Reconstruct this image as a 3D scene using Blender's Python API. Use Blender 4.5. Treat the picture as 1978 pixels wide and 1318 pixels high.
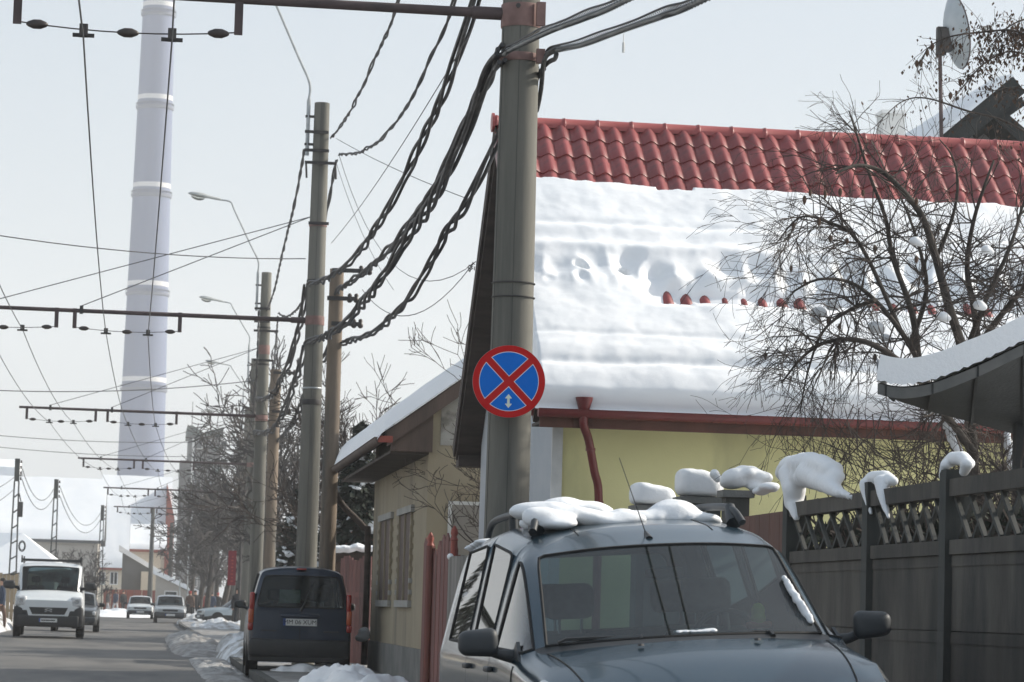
import bpy, bmesh, math, random
from mathutils import Vector, Matrix, noise, Euler

for _o in list(bpy.data.objects): bpy.data.objects.remove(_o)
SC = bpy.context.scene
COL = SC.collection
R = math.radians

# ------------------------------------------------------------------ camera
# long lens held from a car seat, 1.2 m above the road; the street runs along +Y
PW, PH, PF = 1978, 1318, 5800.0
ROLL, PITCH, YAW = R(1.65), R(5.117), R(6.848)
EYE = Vector((0, 0, 1.2))
cd = bpy.data.cameras.new('camera'); cam = bpy.data.objects.new('camera', cd); COL.objects.link(cam)
cd.sensor_width = 36; cd.lens = PF/PW*36; cd.clip_start = .1; cd.clip_end = 6000
cam.matrix_world = (Matrix.Translation(EYE) @ Matrix.Rotation(-YAW, 4, 'Z') @ Matrix.Rotation(R(90)+PITCH, 4, 'X') @ Matrix.Rotation(ROLL, 4, 'Z'))
cd.dof.use_dof = True; cd.dof.focus_distance = 24.5; cd.dof.aperture_fstop = 10
SC.camera = cam

# ------------------------------------------------------------------ light
SUN_AZ, SUN_EL = R(79), R(31)            # azimuth clockwise from +Y (the street), low winter sun from the right
wd = bpy.data.worlds.new('World'); SC.world = wd; wd.use_nodes = True
nt = wd.node_tree; nt.nodes.clear()
sky = nt.nodes.new('ShaderNodeTexSky'); sky.sky_type = 'NISHITA'; sky.sun_disc = False
sky.sun_elevation = SUN_EL; sky.sun_rotation = SUN_AZ; sky.air_density = 1.0; sky.dust_density = 4.0; sky.ozone_density = 1.0
mx = nt.nodes.new('ShaderNodeMix'); mx.data_type = 'RGBA'; mx.inputs[0].default_value = .42
mx.inputs[7].default_value = (7.6, 8.75, 9.75, 1)       # thin even winter overcast veil
bg = nt.nodes.new('ShaderNodeBackground'); bg.inputs[1].default_value = .1
wo = nt.nodes.new('ShaderNodeOutputWorld')
nt.links.new(sky.outputs[0], mx.inputs[6]); nt.links.new(mx.outputs[2], bg.inputs[0]); nt.links.new(bg.outputs[0], wo.inputs[0])
sl = bpy.data.lights.new('sun', 'SUN'); sl.energy = 5.0; sl.angle = R(.9); sl.color = (1, .93, .82)
sun = bpy.data.objects.new('sun', sl); COL.objects.link(sun)
SV = Vector((math.cos(SUN_EL)*math.sin(SUN_AZ), math.cos(SUN_EL)*math.cos(SUN_AZ), math.sin(SUN_EL)))
sun.rotation_euler = SV.to_track_quat('Z', 'Y').to_euler(); sun.location = (60, 20, 60)
vs = SC.view_settings; vs.view_transform = 'Standard'; vs.look = 'None'; vs.exposure = .2; vs.gamma = 1; vs.use_curve_mapping = False
SC.cycles.max_bounces = 6; SC.cycles.diffuse_bounces = 2; SC.cycles.glossy_bounces = 3; SC.cycles.transparent_max_bounces = 16
SC.cycles.volume_bounces = 1; SC.cycles.caustics_reflective = False; SC.cycles.caustics_refractive = False

# ------------------------------------------------------------------ surveying helpers (photo pixel at a known distance -> metres)
def ray(px, py):
    dx, dy = px-PW/2, py-PH/2
    x = dx*math.cos(ROLL)+dy*math.sin(ROLL); y = dx*math.sin(ROLL)-dy*math.cos(ROLL)
    f = PF*math.cos(PITCH)-y*math.sin(PITCH); u = PF*math.sin(PITCH)+y*math.cos(PITCH)
    return Vector((x*math.cos(YAW)+f*math.sin(YAW), -x*math.sin(YAW)+f*math.cos(YAW), u))
def P(px, py, Y): a = ray(px, py); return EYE+a*(Y/a.y)
def Q(px, py, X): a = ray(px, py); return EYE+a*(X/a.x)
def G(px, py, z=0): a = ray(px, py); return EYE+a*((z-EYE.z)/a.z)

# ------------------------------------------------------------------ materials
def lin(h):
    if isinstance(h, str):
        h = h.lstrip('#'); v = [int(h[i:i+2], 16)/255 for i in (0, 2, 4)]
        v = [c/12.92 if c <= .04045 else ((c+.055)/1.055)**2.4 for c in v]
    else: v = list(h)
    return (v[0], v[1], v[2], 1)
MATS = {}
def mat(name, c1, c2=None, scale=4, rough=.7, bump=0, bscale=None, metal=0, stretch=(1, 1, 1), coat=0, spec=.5, lo=.35, hi=.65, c3=None, s3=1.0, st3=(1, 1, 1), lo3=.5, hi3=.62, emit=0, sss=0, bdist=.02, vary=0):
    m = bpy.data.materials.new(name); m.use_nodes = True; n = m.node_tree; p = n.nodes['Principled BSDF']; L = n.links.new
    p.inputs['Roughness'].default_value = rough; p.inputs['Metallic'].default_value = metal
    p.inputs['Coat Weight'].default_value = coat; p.inputs['Coat Roughness'].default_value = .06; p.inputs['Specular IOR Level'].default_value = spec
    p.inputs['Base Color'].default_value = lin(c1)
    tc = n.nodes.new('ShaderNodeTexCoord')
    def nz(sc, st, det=6):
        mp = n.nodes.new('ShaderNodeMapping'); mp.inputs['Scale'].default_value = st; L(tc.outputs['Object'], mp.inputs[0])
        t = n.nodes.new('ShaderNodeTexNoise'); t.inputs['Scale'].default_value = sc; t.inputs['Detail'].default_value = det; t.inputs['Roughness'].default_value = .6
        L(mp.outputs[0], t.inputs['Vector']); return t
    col = None
    if c2 is not None:
        t = nz(scale, stretch); cr = n.nodes.new('ShaderNodeValToRGB'); cr.color_ramp.elements[0].position = lo; cr.color_ramp.elements[1].position = hi
        cr.color_ramp.elements[0].color = lin(c1); cr.color_ramp.elements[1].color = lin(c2); L(t.outputs[0], cr.inputs[0]); col = cr.outputs[0]
    if c3 is not None:
        t = nz(s3, st3); mr = n.nodes.new('ShaderNodeMapRange'); mr.inputs[1].default_value = lo3; mr.inputs[2].default_value = hi3; L(t.outputs[0], mr.inputs[0])
        q = n.nodes.new('ShaderNodeMix'); q.data_type = 'RGBA'; L(mr.outputs[0], q.inputs[0])
        if col: L(col, q.inputs[6])
        else: q.inputs[6].default_value = lin(c1)
        q.inputs[7].default_value = lin(c3); col = q.outputs[2]
    if vary:                                    # piece-to-piece tone differences
        oi = n.nodes.new('ShaderNodeObjectInfo'); vr = n.nodes.new('ShaderNodeMapRange'); vr.inputs[3].default_value = 1-vary; vr.inputs[4].default_value = 1+vary; L(oi.outputs['Random'], vr.inputs[0])
        hs_ = n.nodes.new('ShaderNodeHueSaturation'); L(vr.outputs[0], hs_.inputs['Value'])
        if col: L(col, hs_.inputs['Color'])
        else: hs_.inputs['Color'].default_value = lin(c1)
        col = hs_.outputs[0]
    if col: L(col, p.inputs['Base Color'])
    if bump:
        t = nz(bscale or scale*4, stretch, 8); b = n.nodes.new('ShaderNodeBump'); b.inputs['Strength'].default_value = bump; b.inputs['Distance'].default_value = bdist
        L(t.outputs[0], b.inputs['Height']); L(b.outputs[0], p.inputs['Normal'])
    if emit: p.inputs['Emission Color'].default_value = lin(c1); p.inputs['Emission Strength'].default_value = emit
    if sss:
        p.inputs['Subsurface Weight'].default_value = sss; p.inputs['Subsurface Radius'].default_value = (.05, .06, .07)
    MATS[name] = m; return m
def glass(name, tint, dark=.5, rough=.02, ior=1.5, dirt_haze=0):
    m = bpy.data.materials.new(name); m.use_nodes = True; n = m.node_tree; n.nodes.clear(); L = n.links.new
    o = n.nodes.new('ShaderNodeOutputMaterial'); mix = n.nodes.new('ShaderNodeMixShader'); fr = n.nodes.new('ShaderNodeFresnel'); fr.inputs[0].default_value = ior
    tr = n.nodes.new('ShaderNodeBsdfTransparent'); gl = n.nodes.new('ShaderNodeBsdfGlossy'); gl.inputs['Roughness'].default_value = rough
    c = lin(tint); tr.inputs[0].default_value = (c[0]*dark, c[1]*dark, c[2]*dark, 1); gl.inputs[0].default_value = (1, 1, 1, 1)
    L(fr.outputs[0], mix.inputs[0]); L(tr.outputs[0], mix.inputs[1]); L(gl.outputs[0], mix.inputs[2])
    if dirt_haze:                                    # diffuse film: dirty glass plus a hazy sheen put into the colour
        tn = n.nodes.new('ShaderNodeTexNoise'); tn.inputs['Scale'].default_value = 3; tn.inputs['Detail'].default_value = 6; tc = n.nodes.new('ShaderNodeTexCoord'); L(tc.outputs['Object'], tn.inputs['Vector'])
        mr = n.nodes.new('ShaderNodeMapRange'); mr.inputs[1].default_value = .3; mr.inputs[2].default_value = .75; mr.inputs[3].default_value = dirt_haze*.5; mr.inputs[4].default_value = dirt_haze*1.7; L(tn.outputs[0], mr.inputs[0])
        df = n.nodes.new('ShaderNodeBsdfDiffuse'); df.inputs[0].default_value = (.42, .50, .52, 1); m2 = n.nodes.new('ShaderNodeMixShader'); L(mr.outputs[0], m2.inputs[0]); L(mix.outputs[0], m2.inputs[1]); L(df.outputs[0], m2.inputs[2]); L(m2.outputs[0], o.inputs[0])
    else: L(mix.outputs[0], o.inputs[0])
    MATS[name] = m; return m

mat('snow', (.77, .80, .835), (.82, .84, .86), 1.2, .7, .4, 26, bdist=.012, sss=.0)
mat('snow_fine', (.80, .83, .86), (.85, .865, .885), .8, .65, .12, 40, bdist=.008)
mat('snow_dirty', (.56, .585, .61), (.72, .755, .79), 1.5, .7, .6, 9, c3=(.20, .185, .165), s3=1.9, lo3=.44, hi3=.64, bdist=.04)
mat('slush', (.19, .18, .168), (.36, .36, .355), 1.2, .6, .5, 8, c3=(.16, .15, .14), s3=3, lo3=.48, hi3=.62)
mat('snow_grey', (.42, .43, .44), (.62, .64, .66), .8, .7, .3, 5, c3=(.17, .16, .15), s3=.6, lo3=.5, hi3=.62)
mat('asphalt', (.082, .079, .074), (.135, .128, .117), .55, .72, .35, 60, c3=(.05, .05, .05), s3=.5, st3=(1, .16, 1), lo3=.5, hi3=.64, bdist=.004, stretch=(1, .3, 1))
mat('concrete_pole', (.115, .113, .098), (.185, .18, .156), 2.2, .85, .25, 40, stretch=(1, 1, .12), c3=(.062, .064, .058), s3=2.6, st3=(1, 1, .07), lo3=.48, hi3=.66, bdist=.004)
mat('concrete_old', (.12, .10, .08), (.22, .17, .125), 2.5, .9, .35, 40, stretch=(1, 1, .15), c3=(.07, .072, .066), s3=3, st3=(1, 1, .1), lo3=.5, hi3=.66, bdist=.005)
mat('concrete_fence', (.064, .059, .051), (.112, .103, .09), 3, .92, .5, 50, stretch=(1, 1, .3), c3=(.036, .037, .035), s3=1.6, st3=(1, 1, .35), lo3=.46, hi3=.66, bdist=.008, vary=.15)
mat('concrete_post', (.045, .05, .048), (.085, .086, .08), 3, .92, .5, 50, stretch=(1, 1, .25), bdist=.006)
mat('red_tile', (.205, .036, .037), (.265, .055, .053), 3, .42, .12, 60, c3=(.12, .03, .03), s3=5, lo3=.5, hi3=.72, bdist=.003, vary=.16)
mat('red_ridge', (.27, .052, .05), (.32, .07, .066), 2, .42, .1, 40, bdist=.003)
mat('red_gutter', (.125, .020, .021), (.17, .030, .029), 2, .4, .1, 30, bdist=.003)
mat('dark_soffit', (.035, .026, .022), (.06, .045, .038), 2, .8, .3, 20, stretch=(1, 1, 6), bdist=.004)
mat('yellow_render', (.70, .66, .335), (.77, .725, .375), .9, .9, .35, 55, c3=(.46, .435, .235), s3=.9, st3=(1, 1, .35), lo3=.5, hi3=.72, bdist=.006)
mat('shaded_render', (.36, .40, .44), (.43, .46, .49), 1, .9, .3, 30, bdist=.005)  # street gable of the yellow house: blue-grey shade put into the wall colour
mat('beige_render', (.285, .245, .175), (.345, .30, .215), .8, .9, .35, 40, c3=(.17, .155, .125), s3=1.1, st3=(1, 1, .35), lo3=.5, hi3=.72, bdist=.006)
mat('plaster_patchy', (.42, .42, .40), (.28, .26, .225), 1.6, .92, .4, 30, c3=(.14, .135, .12), s3=2.3, lo3=.52, hi3=.64, bdist=.008)
mat('plaster_panel', (.25, .235, .21), (.30, .28, .255), 2, .9, .2, 30, bdist=.004)
mat('plinth', (.13, .135, .13), (.2, .2, .19), 2, .95, .4, 30)
mat('stone_trim', (.27, .27, .255), (.36, .36, .34), 4, .8, .2, 30)
mat('white_paint', (.70, .71, .70), (.78, .78, .77), 3, .6, .1, 30)
mat('white_trim', (.55, .56, .55), (.68, .68, .66), 3, .7, .2, 30)
mat('brown_paint', (.062, .043, .035), (.105, .07, .056), 3, .7, .25, 30, stretch=(1, 1, .2))
mat('rust_panel', (.085, .035, .025), (.13, .052, .036), 3, .7, .3, 30, stretch=(1, 1, .3))
mat('red_wood', (.135, .045, .037), (.185, .062, .05), 4, .75, .3, 40, stretch=(1, 1, .12), c3=(.09, .038, .034), s3=4, st3=(1, 1, .1), lo3=.5, hi3=.66, bdist=.004, vary=.18)
mat('red_paint', (.25, .05, .036), (.30, .066, .045), 4, .55, .1, 30)
mat('grey_wood', (.15, .145, .135), (.23, .22, .205), 4, .9, .4, 40, stretch=(1, 1, .1), bdist=.004, vary=.2)
mat('tan_wood', (.32, .25, .17), (.42, .33, .22), 3, .9, .4, 30, stretch=(1, 1, .1))
mat('bark', (.030, .026, .023), (.065, .055, .047), 9, .95, .5, 60, bdist=.006)
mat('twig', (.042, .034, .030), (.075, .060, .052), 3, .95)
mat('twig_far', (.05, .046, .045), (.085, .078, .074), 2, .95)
mat('dry_leaf', (.05, .032, .022), (.10, .06, .04), 6, .9)
mat('needle', (.018, .026, .02), (.035, .045, .032), 5, .95)
mat('iron_arm', (.05, .038, .039), (.085, .06, .06), 3, .75, .2, 40, bdist=.003)
mat('red_band', (.165, .10, .09), (.235, .145, .13), 6, .8, .2, 40, bdist=.003)
mat('iron', (.03, .03, .032), (.055, .05, .048), 6, .75, .2, 40)
mat('galv', (.30, .32, .33), (.42, .44, .45), 6, .45, .1, 40, metal=.5)
mat('cable', (.022, .023, .025), (.045, .046, .048), 8, .6, .2, 50)
mat('cable_grey', (.10, .11, .115), (.17, .18, .185), 8, .5, .1, 50)
mat('wire', (.09, .095, .10), rough=.5, metal=.4)
mat('porcelain', (.024, .018, .016), (.04, .03, .026), 6, .4)
mat('lamp_body', (.34, .36, .36), (.44, .46, .45), 5, .5, .1, 30)
glass('lamp_glass', (.9, .9, .85), .8, .1)
mat('sign_red', (.50, .010, .012), (.54, .014, .015), 6, .5, spec=.12)
mat('sign_blue', (.001, .15, .62), (.002, .165, .66), 6, .5, spec=.10)
mat('sign_white', (.74, .75, .78), (.82, .83, .85), 6, .38)
mat('sign_arrow', (.70, .78, .66), rough=.4)
mat('tin', (.35, .36, .37), (.45, .46, .47), 5, .5, metal=.6)
mat('chimney_concrete', (.135, .17, .265), (.17, .205, .305), .05, .9, 0, stretch=(1, 1, .12), c3=(.115, .145, .23), s3=.09, st3=(1, 1, .05), lo3=.5, hi3=.7)
mat('chimney_white', (.60, .60, .60), (.68, .67, .66), .1, .8)
mat('chimney_ring', (.14, .16, .21), rough=.8)
mat('block_grey', (.085, .09, .092), (.12, .125, .125), .3, .9)
mat('block_roof', (.07, .095, .09), rough=.8)
mat('far_wall', (.40, .375, .34), (.46, .43, .39), .3, .9)
mat('far_wall_cream', (.62, .56, .45), (.70, .63, .52), .3, .9)
mat('far_wall_grey', (.105, .11, .115), (.14, .145, .15), .5, .9)
mat('far_red', (.28, .085, .065), (.34, .105, .08), .5, .8)
mat('pane_dark', (.04, .05, .055), rough=.12)
mat('canopy_dark', (.013, .016, .017), (.022, .026, .027), 3, .8, .3, 30)
mat('canopy_edge', (.085, .09, .088), (.13, .13, .125), 4, .7, .2, 20)
mat('dish_metal', (.36, .41, .44), (.45, .49, .52), 3, .5, metal=.1)
# vehicles
mat('paint_blue_grey', (.020, .050, .075), (.025, .057, .084), 1.2, .24, metal=.5, coat=.4, spec=.25, c3=(.045, .072, .09), s3=2.2, lo3=.5, hi3=.75)
mat('paint_navy', (.006, .018, .040), (.009, .023, .048), 2, .4, metal=.3, coat=.5)
mat('paint_white', (.60, .64, .66), (.66, .69, .70), 2, .4, coat=.4)
mat('paint_silver', (.33, .36, .38), (.38, .41, .43), 2, .4, metal=.4, coat=.6)
mat('paint_silver_blue', (.27, .33, .37), (.32, .38, .42), 2, .4, metal=.4, coat=.6)
mat('paint_dark', (.04, .045, .047), (.055, .06, .062), 2, .35, coat=.6)
mat('seam', (.008, .009, .010), rough=.8)
mat('plastic_black', (.014, .016, .018), (.022, .024, .026), 8, .5, .1, 60)
mat('plastic_dark', (.028, .034, .040), (.038, .045, .052), 6, .55)
mat('plastic_trim', (.016, .018, .02), rough=.55)
mat('seat_fabric', (.03, .034, .038), (.05, .055, .06), 20, .95)
mat('tyre', (.014, .014, .015), (.03, .03, .03), 8, .9, .3, 30)
mat('rim', (.24, .25, .26), rough=.4, metal=.7)
mat('chrome', (.6, .62, .64), rough=.15, metal=1)
mat('lens_red', (.27, .012, .010), (.32, .018, .012), 4, .2, coat=.5)
mat('lens_orange', (.42, .075, .02), rough=.25, coat=.5)
mat('lens_clear', (.40, .42, .44), (.62, .64, .66), 14, .12, coat=1)
mat('headlamp_on', (1, .93, .78), rough=.3, emit=4)
mat('plate_white', (.55, .57, .56), (.65, .66, .65), 20, .5)
mat('plate_blue', (.02, .06, .25), rough=.5)
mat('ink', (.01, .01, .012), rough=.6)
mat('toy_green', (.45, .55, .03), rough=.7)
mat('toy_red', (.5, .10, .04), rough=.7)
mat('sticker', (.45, .50, .36), (.6, .62, .5), 14, .7)
mat('banner_red', (.20, .018, .028), (.17, .016, .025), 3, .7)
mat('skin', (.42, .24, .17), rough=.6)
mat('coat_black', (.012, .013, .016), (.022, .023, .026), 8, .9)
mat('coat_blue', (.02, .035, .07), (.03, .05, .09), 8, .9)
mat('coat_brown', (.10, .065, .05), (.14, .09, .07), 8, .9)
mat('coat_red', (.30, .05, .045), (.36, .07, .06), 8, .9)
mat('trousers_dark', (.02, .022, .026), rough=.9)
mat('trousers_light', (.34, .34, .35), (.42, .42, .43), 8, .9)
mat('hair', (.02, .015, .012), rough=.8)
glass('windscreen', (.60, .80, .85), .64, .01, 1.58, .03)
glass('side_glass', (.60, .70, .70), .25, .012, 1.9)
glass('rear_glass', (.55, .72, .76), .55, .02, 1.35, .02)
glass('van_glass', (.55, .68, .70), .5, .02, 1.4)
glass('house_glass', (.5, .55, .58), .35, .02, 1.5)

# ------------------------------------------------------------------ mesh builder
class MB:
    def __init__(s): s.v = []; s.f = []; s.mi = []
    def add(s, vs, fs, mi=0):
        o = len(s.v); s.v.extend([Vector(v) for v in vs]); s.f.extend([tuple(i+o for i in f) for f in fs]); s.mi.extend([mi]*len(fs)); return s
    def box(s, c, d, rot=None, mi=0):
        c = Vector(c); h = [x/2 for x in d]; vs = []
        for z in (-1, 1):
            for x, y in ((-1, -1), (1, -1), (1, 1), (-1, 1)):
                p = Vector((x*h[0], y*h[1], z*h[2])); vs.append(c+(rot @ p if rot else p))
        return s.add(vs, [(3, 2, 1, 0), (4, 5, 6, 7), (0, 1, 5, 4), (1, 2, 6, 5), (2, 3, 7, 6), (3, 0, 4, 7)], mi)
    def b2(s, a, b, mi=0):
        a, b = Vector(a), Vector(b); return s.box((a+b)/2, [abs(x) for x in (b-a)], None, mi)
    def tube(s, pts, r, n=8, cap=True, mi=0):
        pts = [Vector(p) for p in pts]; m = len(pts)
        if not isinstance(r, (list, tuple)): r = [r]*m
        vs = []; ref = None
        for i, p in enumerate(pts):
            t = (pts[min(i+1, m-1)]-pts[max(i-1, 0)])
            if t.length < 1e-9: t = Vector((0, 0, 1))
            t.normalize()
            if ref is None: ref = Vector((0, 0, 1)) if abs(t.z) < .9 else Vector((1, 0, 0))
            a = t.cross(ref)
            if a.length < 1e-6: a = t.orthogonal()
            a.normalize(); b = t.cross(a); ref = a.cross(t)
            for k in range(n):
                w = 2*math.pi*k/n; vs.append(p+a*(math.cos(w)*r[i])+b*(math.sin(w)*r[i]))
        fs = [(i*n+k, i*n+(k+1) % n, (i+1)*n+(k+1) % n, (i+1)*n+k) for i in range(m-1) for k in range(n)]
        if cap and n > 2: fs += [tuple(reversed(range(n))), tuple(range((m-1)*n, m*n))]
        return s.add(vs, fs, mi)
    def bar(s, a, b, w, h, up=(0, 0, 1), mi=0):      # rectangular bar between two points
        a, b = Vector(a), Vector(b); t = (b-a); L = t.length; t.normalize(); u = Vector(up); sd = t.cross(u)
        if sd.length < 1e-6: sd = t.orthogonal()
        sd.normalize(); u = sd.cross(t); M = Matrix((t, sd, u)).transposed()
        return s.box((a+b)/2, (L, w, h), M, mi)
    def prism(s, poly, off, mi=0):                   # polygon (3D points) swept by an offset
        n = len(poly); a = [Vector(p) for p in poly]; b = [p+Vector(off) for p in a]
        return s.add(a+b, [tuple(range(n)), tuple(reversed(range(n, 2*n)))]+[(i, i+n, (i+1) % n+n, (i+1) % n) for i in range(n)], mi)
    def grid(s, fn, nu, nv, mi=0):
        vs = [fn(i/nu, j/nv) for j in range(nv+1) for i in range(nu+1)]
        return s.add(vs, [(j*(nu+1)+i, j*(nu+1)+i+1, (j+1)*(nu+1)+i+1, (j+1)*(nu+1)+i) for j in range(nv) for i in range(nu)], mi)
    def lathe(s, prof, c, n=24, axis='z', mi=0):     # prof: (radius, height)
        c = Vector(c); vs = []
        for r, h in prof:
            for k in range(n):
                w = 2*math.pi*k/n; x, y = r*math.cos(w), r*math.sin(w)
                vs.append(c+(Vector((x, y, h)) if axis == 'z' else Vector((x, h, y)) if axis == 'y' else Vector((h, x, y))))
        m = len(prof); fs = [(i*n+k, i*n+(k+1) % n, (i+1)*n+(k+1) % n, (i+1)*n+k) for i in range(m-1) for k in range(n)]
        fs += [tuple(reversed(range(n))), tuple(range((m-1)*n, m*n))]
        return s.add(vs, fs, mi)
    def mesh(s, name, mats, smooth=None):
        me = bpy.data.meshes.new(name); me.from_pydata([tuple(v) for v in s.v], [], s.f)
        for m in (mats if isinstance(mats, (list, tuple)) else [mats]): me.materials.append(MATS[m])
        for p, i in zip(me.polygons, s.mi): p.material_index = i
        bm = bmesh.new(); bm.from_mesh(me); bmesh.ops.recalc_face_normals(bm, faces=bm.faces); bm.to_mesh(me); bm.free()
        if smooth is not None:
            for p in me.polygons: p.use_smooth = True
            me.set_sharp_from_angle(angle=R(smooth))
        return me
    def build(s, name, mats, parent=None, smooth=None):
        return link(name, s.mesh(name, mats, smooth), parent)
def link(name, me, parent=None, loc=None):
    o = bpy.data.objects.new(name, me); COL.objects.link(o)
    if parent is not None:
        o.parent = parent
        if parent.get('_w'): o.matrix_parent_inverse = Matrix.Translation(-parent.location)
    if loc is not None: o.location = loc
    return o
def thing(name, label, cat, loc=(0, 0, 0), group=None, world=True):
    o = bpy.data.objects.new(name, None); COL.objects.link(o); o.location = loc; o.empty_display_size = .2
    o['label'] = label; o['category'] = cat; o['_w'] = 1 if world else 0
    if group: o['group'] = group
    return o
def tag(o, label, cat, group=None, kind=None):
    o['label'] = label; o['category'] = cat
    if group: o['group'] = group
    if kind: o['kind'] = kind
    return o
def struct(o): o['kind'] = 'structure'; return o
def copy_tree(o, parent=None):
    c = o.copy(); COL.objects.link(c); c.parent = parent
    for ch in list(o.children): copy_tree(ch, c)
    return c
def modded(me, mods, name='tmp'):            # bake modifiers into a new mesh
    o = bpy.data.objects.new(name, me); COL.objects.link(o)
    for t, kw in mods:
        m = o.modifiers.new(t, t)
        for k, v in kw.items(): setattr(m, k, v)
    dg = bpy.context.evaluated_depsgraph_get(); dg.update()
    r = bpy.data.meshes.new_from_object(o.evaluated_get(dg)); bpy.data.objects.remove(o); return r
def blob_mesh(name, balls, mt='snow', vox=.03, jit=.0, seed=0, smooth_it=6):   # soft lump from overlapping balls (centre, (rx,ry,rz))
    bm = bmesh.new()
    for c, r in balls:
        if not isinstance(r, (tuple, list)): r = (r, r, r)
        bmesh.ops.create_icosphere(bm, subdivisions=3, radius=1, matrix=Matrix.Translation(Vector(c)) @ Matrix.Diagonal((r[0], r[1], r[2], 1)))
    me = bpy.data.meshes.new(name); bm.to_mesh(me); bm.free()
    me = modded(me, [('REMESH', dict(mode='VOXEL', voxel_size=vox)), ('SMOOTH', dict(factor=.6, iterations=smooth_it))])
    if jit:
        for v in me.vertices:
            n = noise.noise_vector(v.co*4+Vector((seed, 0, 0)))*jit + noise.noise_vector(v.co*11+Vector((seed, 3, 0)))*jit*.4
            v.co += n
    me.materials.clear(); me.materials.append(MATS[mt])
    for p in me.polygons: p.use_smooth = True; p.material_index = 0
    me.name = name; return me
def catmull(pts, n=8):
    pts = [Vector(p) for p in pts]; o = []
    for i in range(len(pts)-1):
        p0 = pts[max(i-1, 0)]; p1 = pts[i]; p2 = pts[i+1]; p3 = pts[min(i+2, len(pts)-1)]
        for k in range(n):
            t = k/n; o.append(.5*((2*p1)+(p2-p0)*t+(2*p0-5*p1+4*p2-p3)*t*t+(3*p1-p0-3*p2+p3)*t**3))
    o.append(pts[-1]); return o
def fb(x, y, z=0, s=1): return noise.fractal(Vector((x*s, y*s, z)), .9, 2.0, 4)

# ================================================================== SETTING: ground, road, pavements
def bend(Y): return 0 if Y < 140 else .0006*(Y-140)**2
def ribbon(name, x0, x1, z, y0, y1, mt, step=4, amp=0, nx=1, seed=0):
    m = MB(); n = int((y1-y0)/step)
    def fn(u, v):
        Y = y0+(y1-y0)*v; X = x0+(x1-x0)*u+bend(Y)
        return Vector((X, Y, z+(amp*fb(X, Y, seed, .35) if amp else 0)))
    m.grid(fn, nx, n); return struct(m.build(name, mt, None, 40))
m = MB(); m.add([(-1400, -280, -.12), (1400, -280, -.12), (1400, 1800, -.12), (-1400, 1800, -.12)], [(0, 1, 2, 3)])
struct(m.build('ground', 'snow_grey'))
ribbon('road', -4.7, 1.75, 0, -40, 420, 'asphalt', 4)
def pavement(name, x0, x1, sgn):
    m = MB(); n = 90; y0, y1 = -40, 320
    def fn(u, v):
        Y = y0+(y1-y0)*v; X = x0+(x1-x0)*u+bend(Y)
        return Vector((X, Y, .12+.05*max(0, fb(X, Y, 2, .6))))
    m.grid(fn, 10, n*2); struct(m.build(name, 'slush', None, 40))
pavement('pavement_right', 1.9, 4.95, 1); pavement('pavement_left', -8, -4.85, -1)
ribbon('yard_ground_right', 4.95, 40, .10, -40, 320, 'snow', 4, .08, 8, 5)
ribbon('yard_ground_left', -60, -8, .10, -40, 320, 'snow_dirty', 4, .08, 8, 6)
for side, x in (('right', 1.75), ('left', -4.85)):
    m = MB(); ys = [-40+4*i for i in range(91)]
    for a, b in zip(ys, ys[1:]):
        p = [(x+bend(a), a), (x+.15+bend(a), a), (x+.15+bend(b), b), (x+bend(b), b)]
        m.add([(*q, -.05) for q in p]+[(*q, .13) for q in p], [(4, 5, 6, 7), (0, 1, 5, 4), (1, 2, 6, 5), (2, 3, 7, 6), (3, 0, 4, 7)])
    struct(m.build('kerb_'+side, 'concrete_post'))

def smooth(a, b, x): t = max(0, min(1, (x-a)/(b-a))); return t*t*(3-2*t)
# ------------------------------------------------------------------ snow banks ploughed to the roadside
def bank(name, label, x0, x1, y0, y1, h, seed, mt='snow_dirty', nu=28, nv=None):
    m = MB(); nv = nv or max(12, int((y1-y0)*3))
    def fn(u, v):
        X = x0+(x1-x0)*u; Y = y0+(y1-y0)*v
        e = max(0, min(1, 4*u*(1-u)))**.6*max(0, min(1, 5*v*(1-v)))**.6
        rg = abs(fb(X, Y, seed, 1.3)); lump = max(0, fb(X+9, Y, seed, .75)); fine = 1.5*abs(fb(X, Y, seed+4, 3.2))+.6*fb(X, Y, seed+9, 9)
        ed = smooth(.0, .35, e+.22*fb(X, Y, seed+11, 1.0)-.12)
        return Vector((X+bend(Y)+.05*fb(X, Y, seed+7, 3), Y, -.04+.06*ed+ed*e*(h*(.42+.7*lump+.35*rg)+.05*fine)))
    m.grid(fn, nu, nv); o = m.build(name, mt, None, 75); return tag(o, label, 'snow pile')
bank('snow_pile', 'bright lumpy snow pile in front of the beige house, behind the parked car', 1.95, 3.55, 35.4, 40.5, .50, 3, 'snow', 40, 60)
bank('snow_pile', 'bluish snow heap at the kerb left of the dark blue van', 1.6, 3.3, 58, 72, .55, 8, 'snow_dirty', 34, 90)
bank('snow_pile', 'grey slush ridge on the road edge beyond the dark blue van', .7, 2.1, 64, 98, .30, 12, 'slush', 26, 120)
bank('snow_pile', 'large white snow heap in front of the silver parked hatchback', 2.0, 4.6, 118, 140, .42, 15, 'snow_dirty', 34, 90)
bank('snow_pile', 'long low snow bank along the far right kerb by the pedestrians', 1.6, 3.6, 150, 200, .55, 22, 'snow_dirty', 20, 90)
bank('snow_pile', 'sunlit snow bank at the left kerb beside the white van', -7.2, -4.5, 84, 150, .95, 31, 'snow_dirty', 24, 130)
bank('slush_strip', 'thin brown slush strip along the kerb beside the dark blue van', .95, 1.74, 44, 64, .05, 41, 'slush', 22, 90)
bank('slush_strip', 'thin slush strip along the left road edge in front of the white van', -4.75, -3.7, 46, 84, .09, 47, 'slush', 20, 110)
bank('snow_pile', 'low snow edge below the red wall at the bend', -7.5, -1.9, 196, 226, .5, 37, 'snow', 24, 50)

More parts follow.
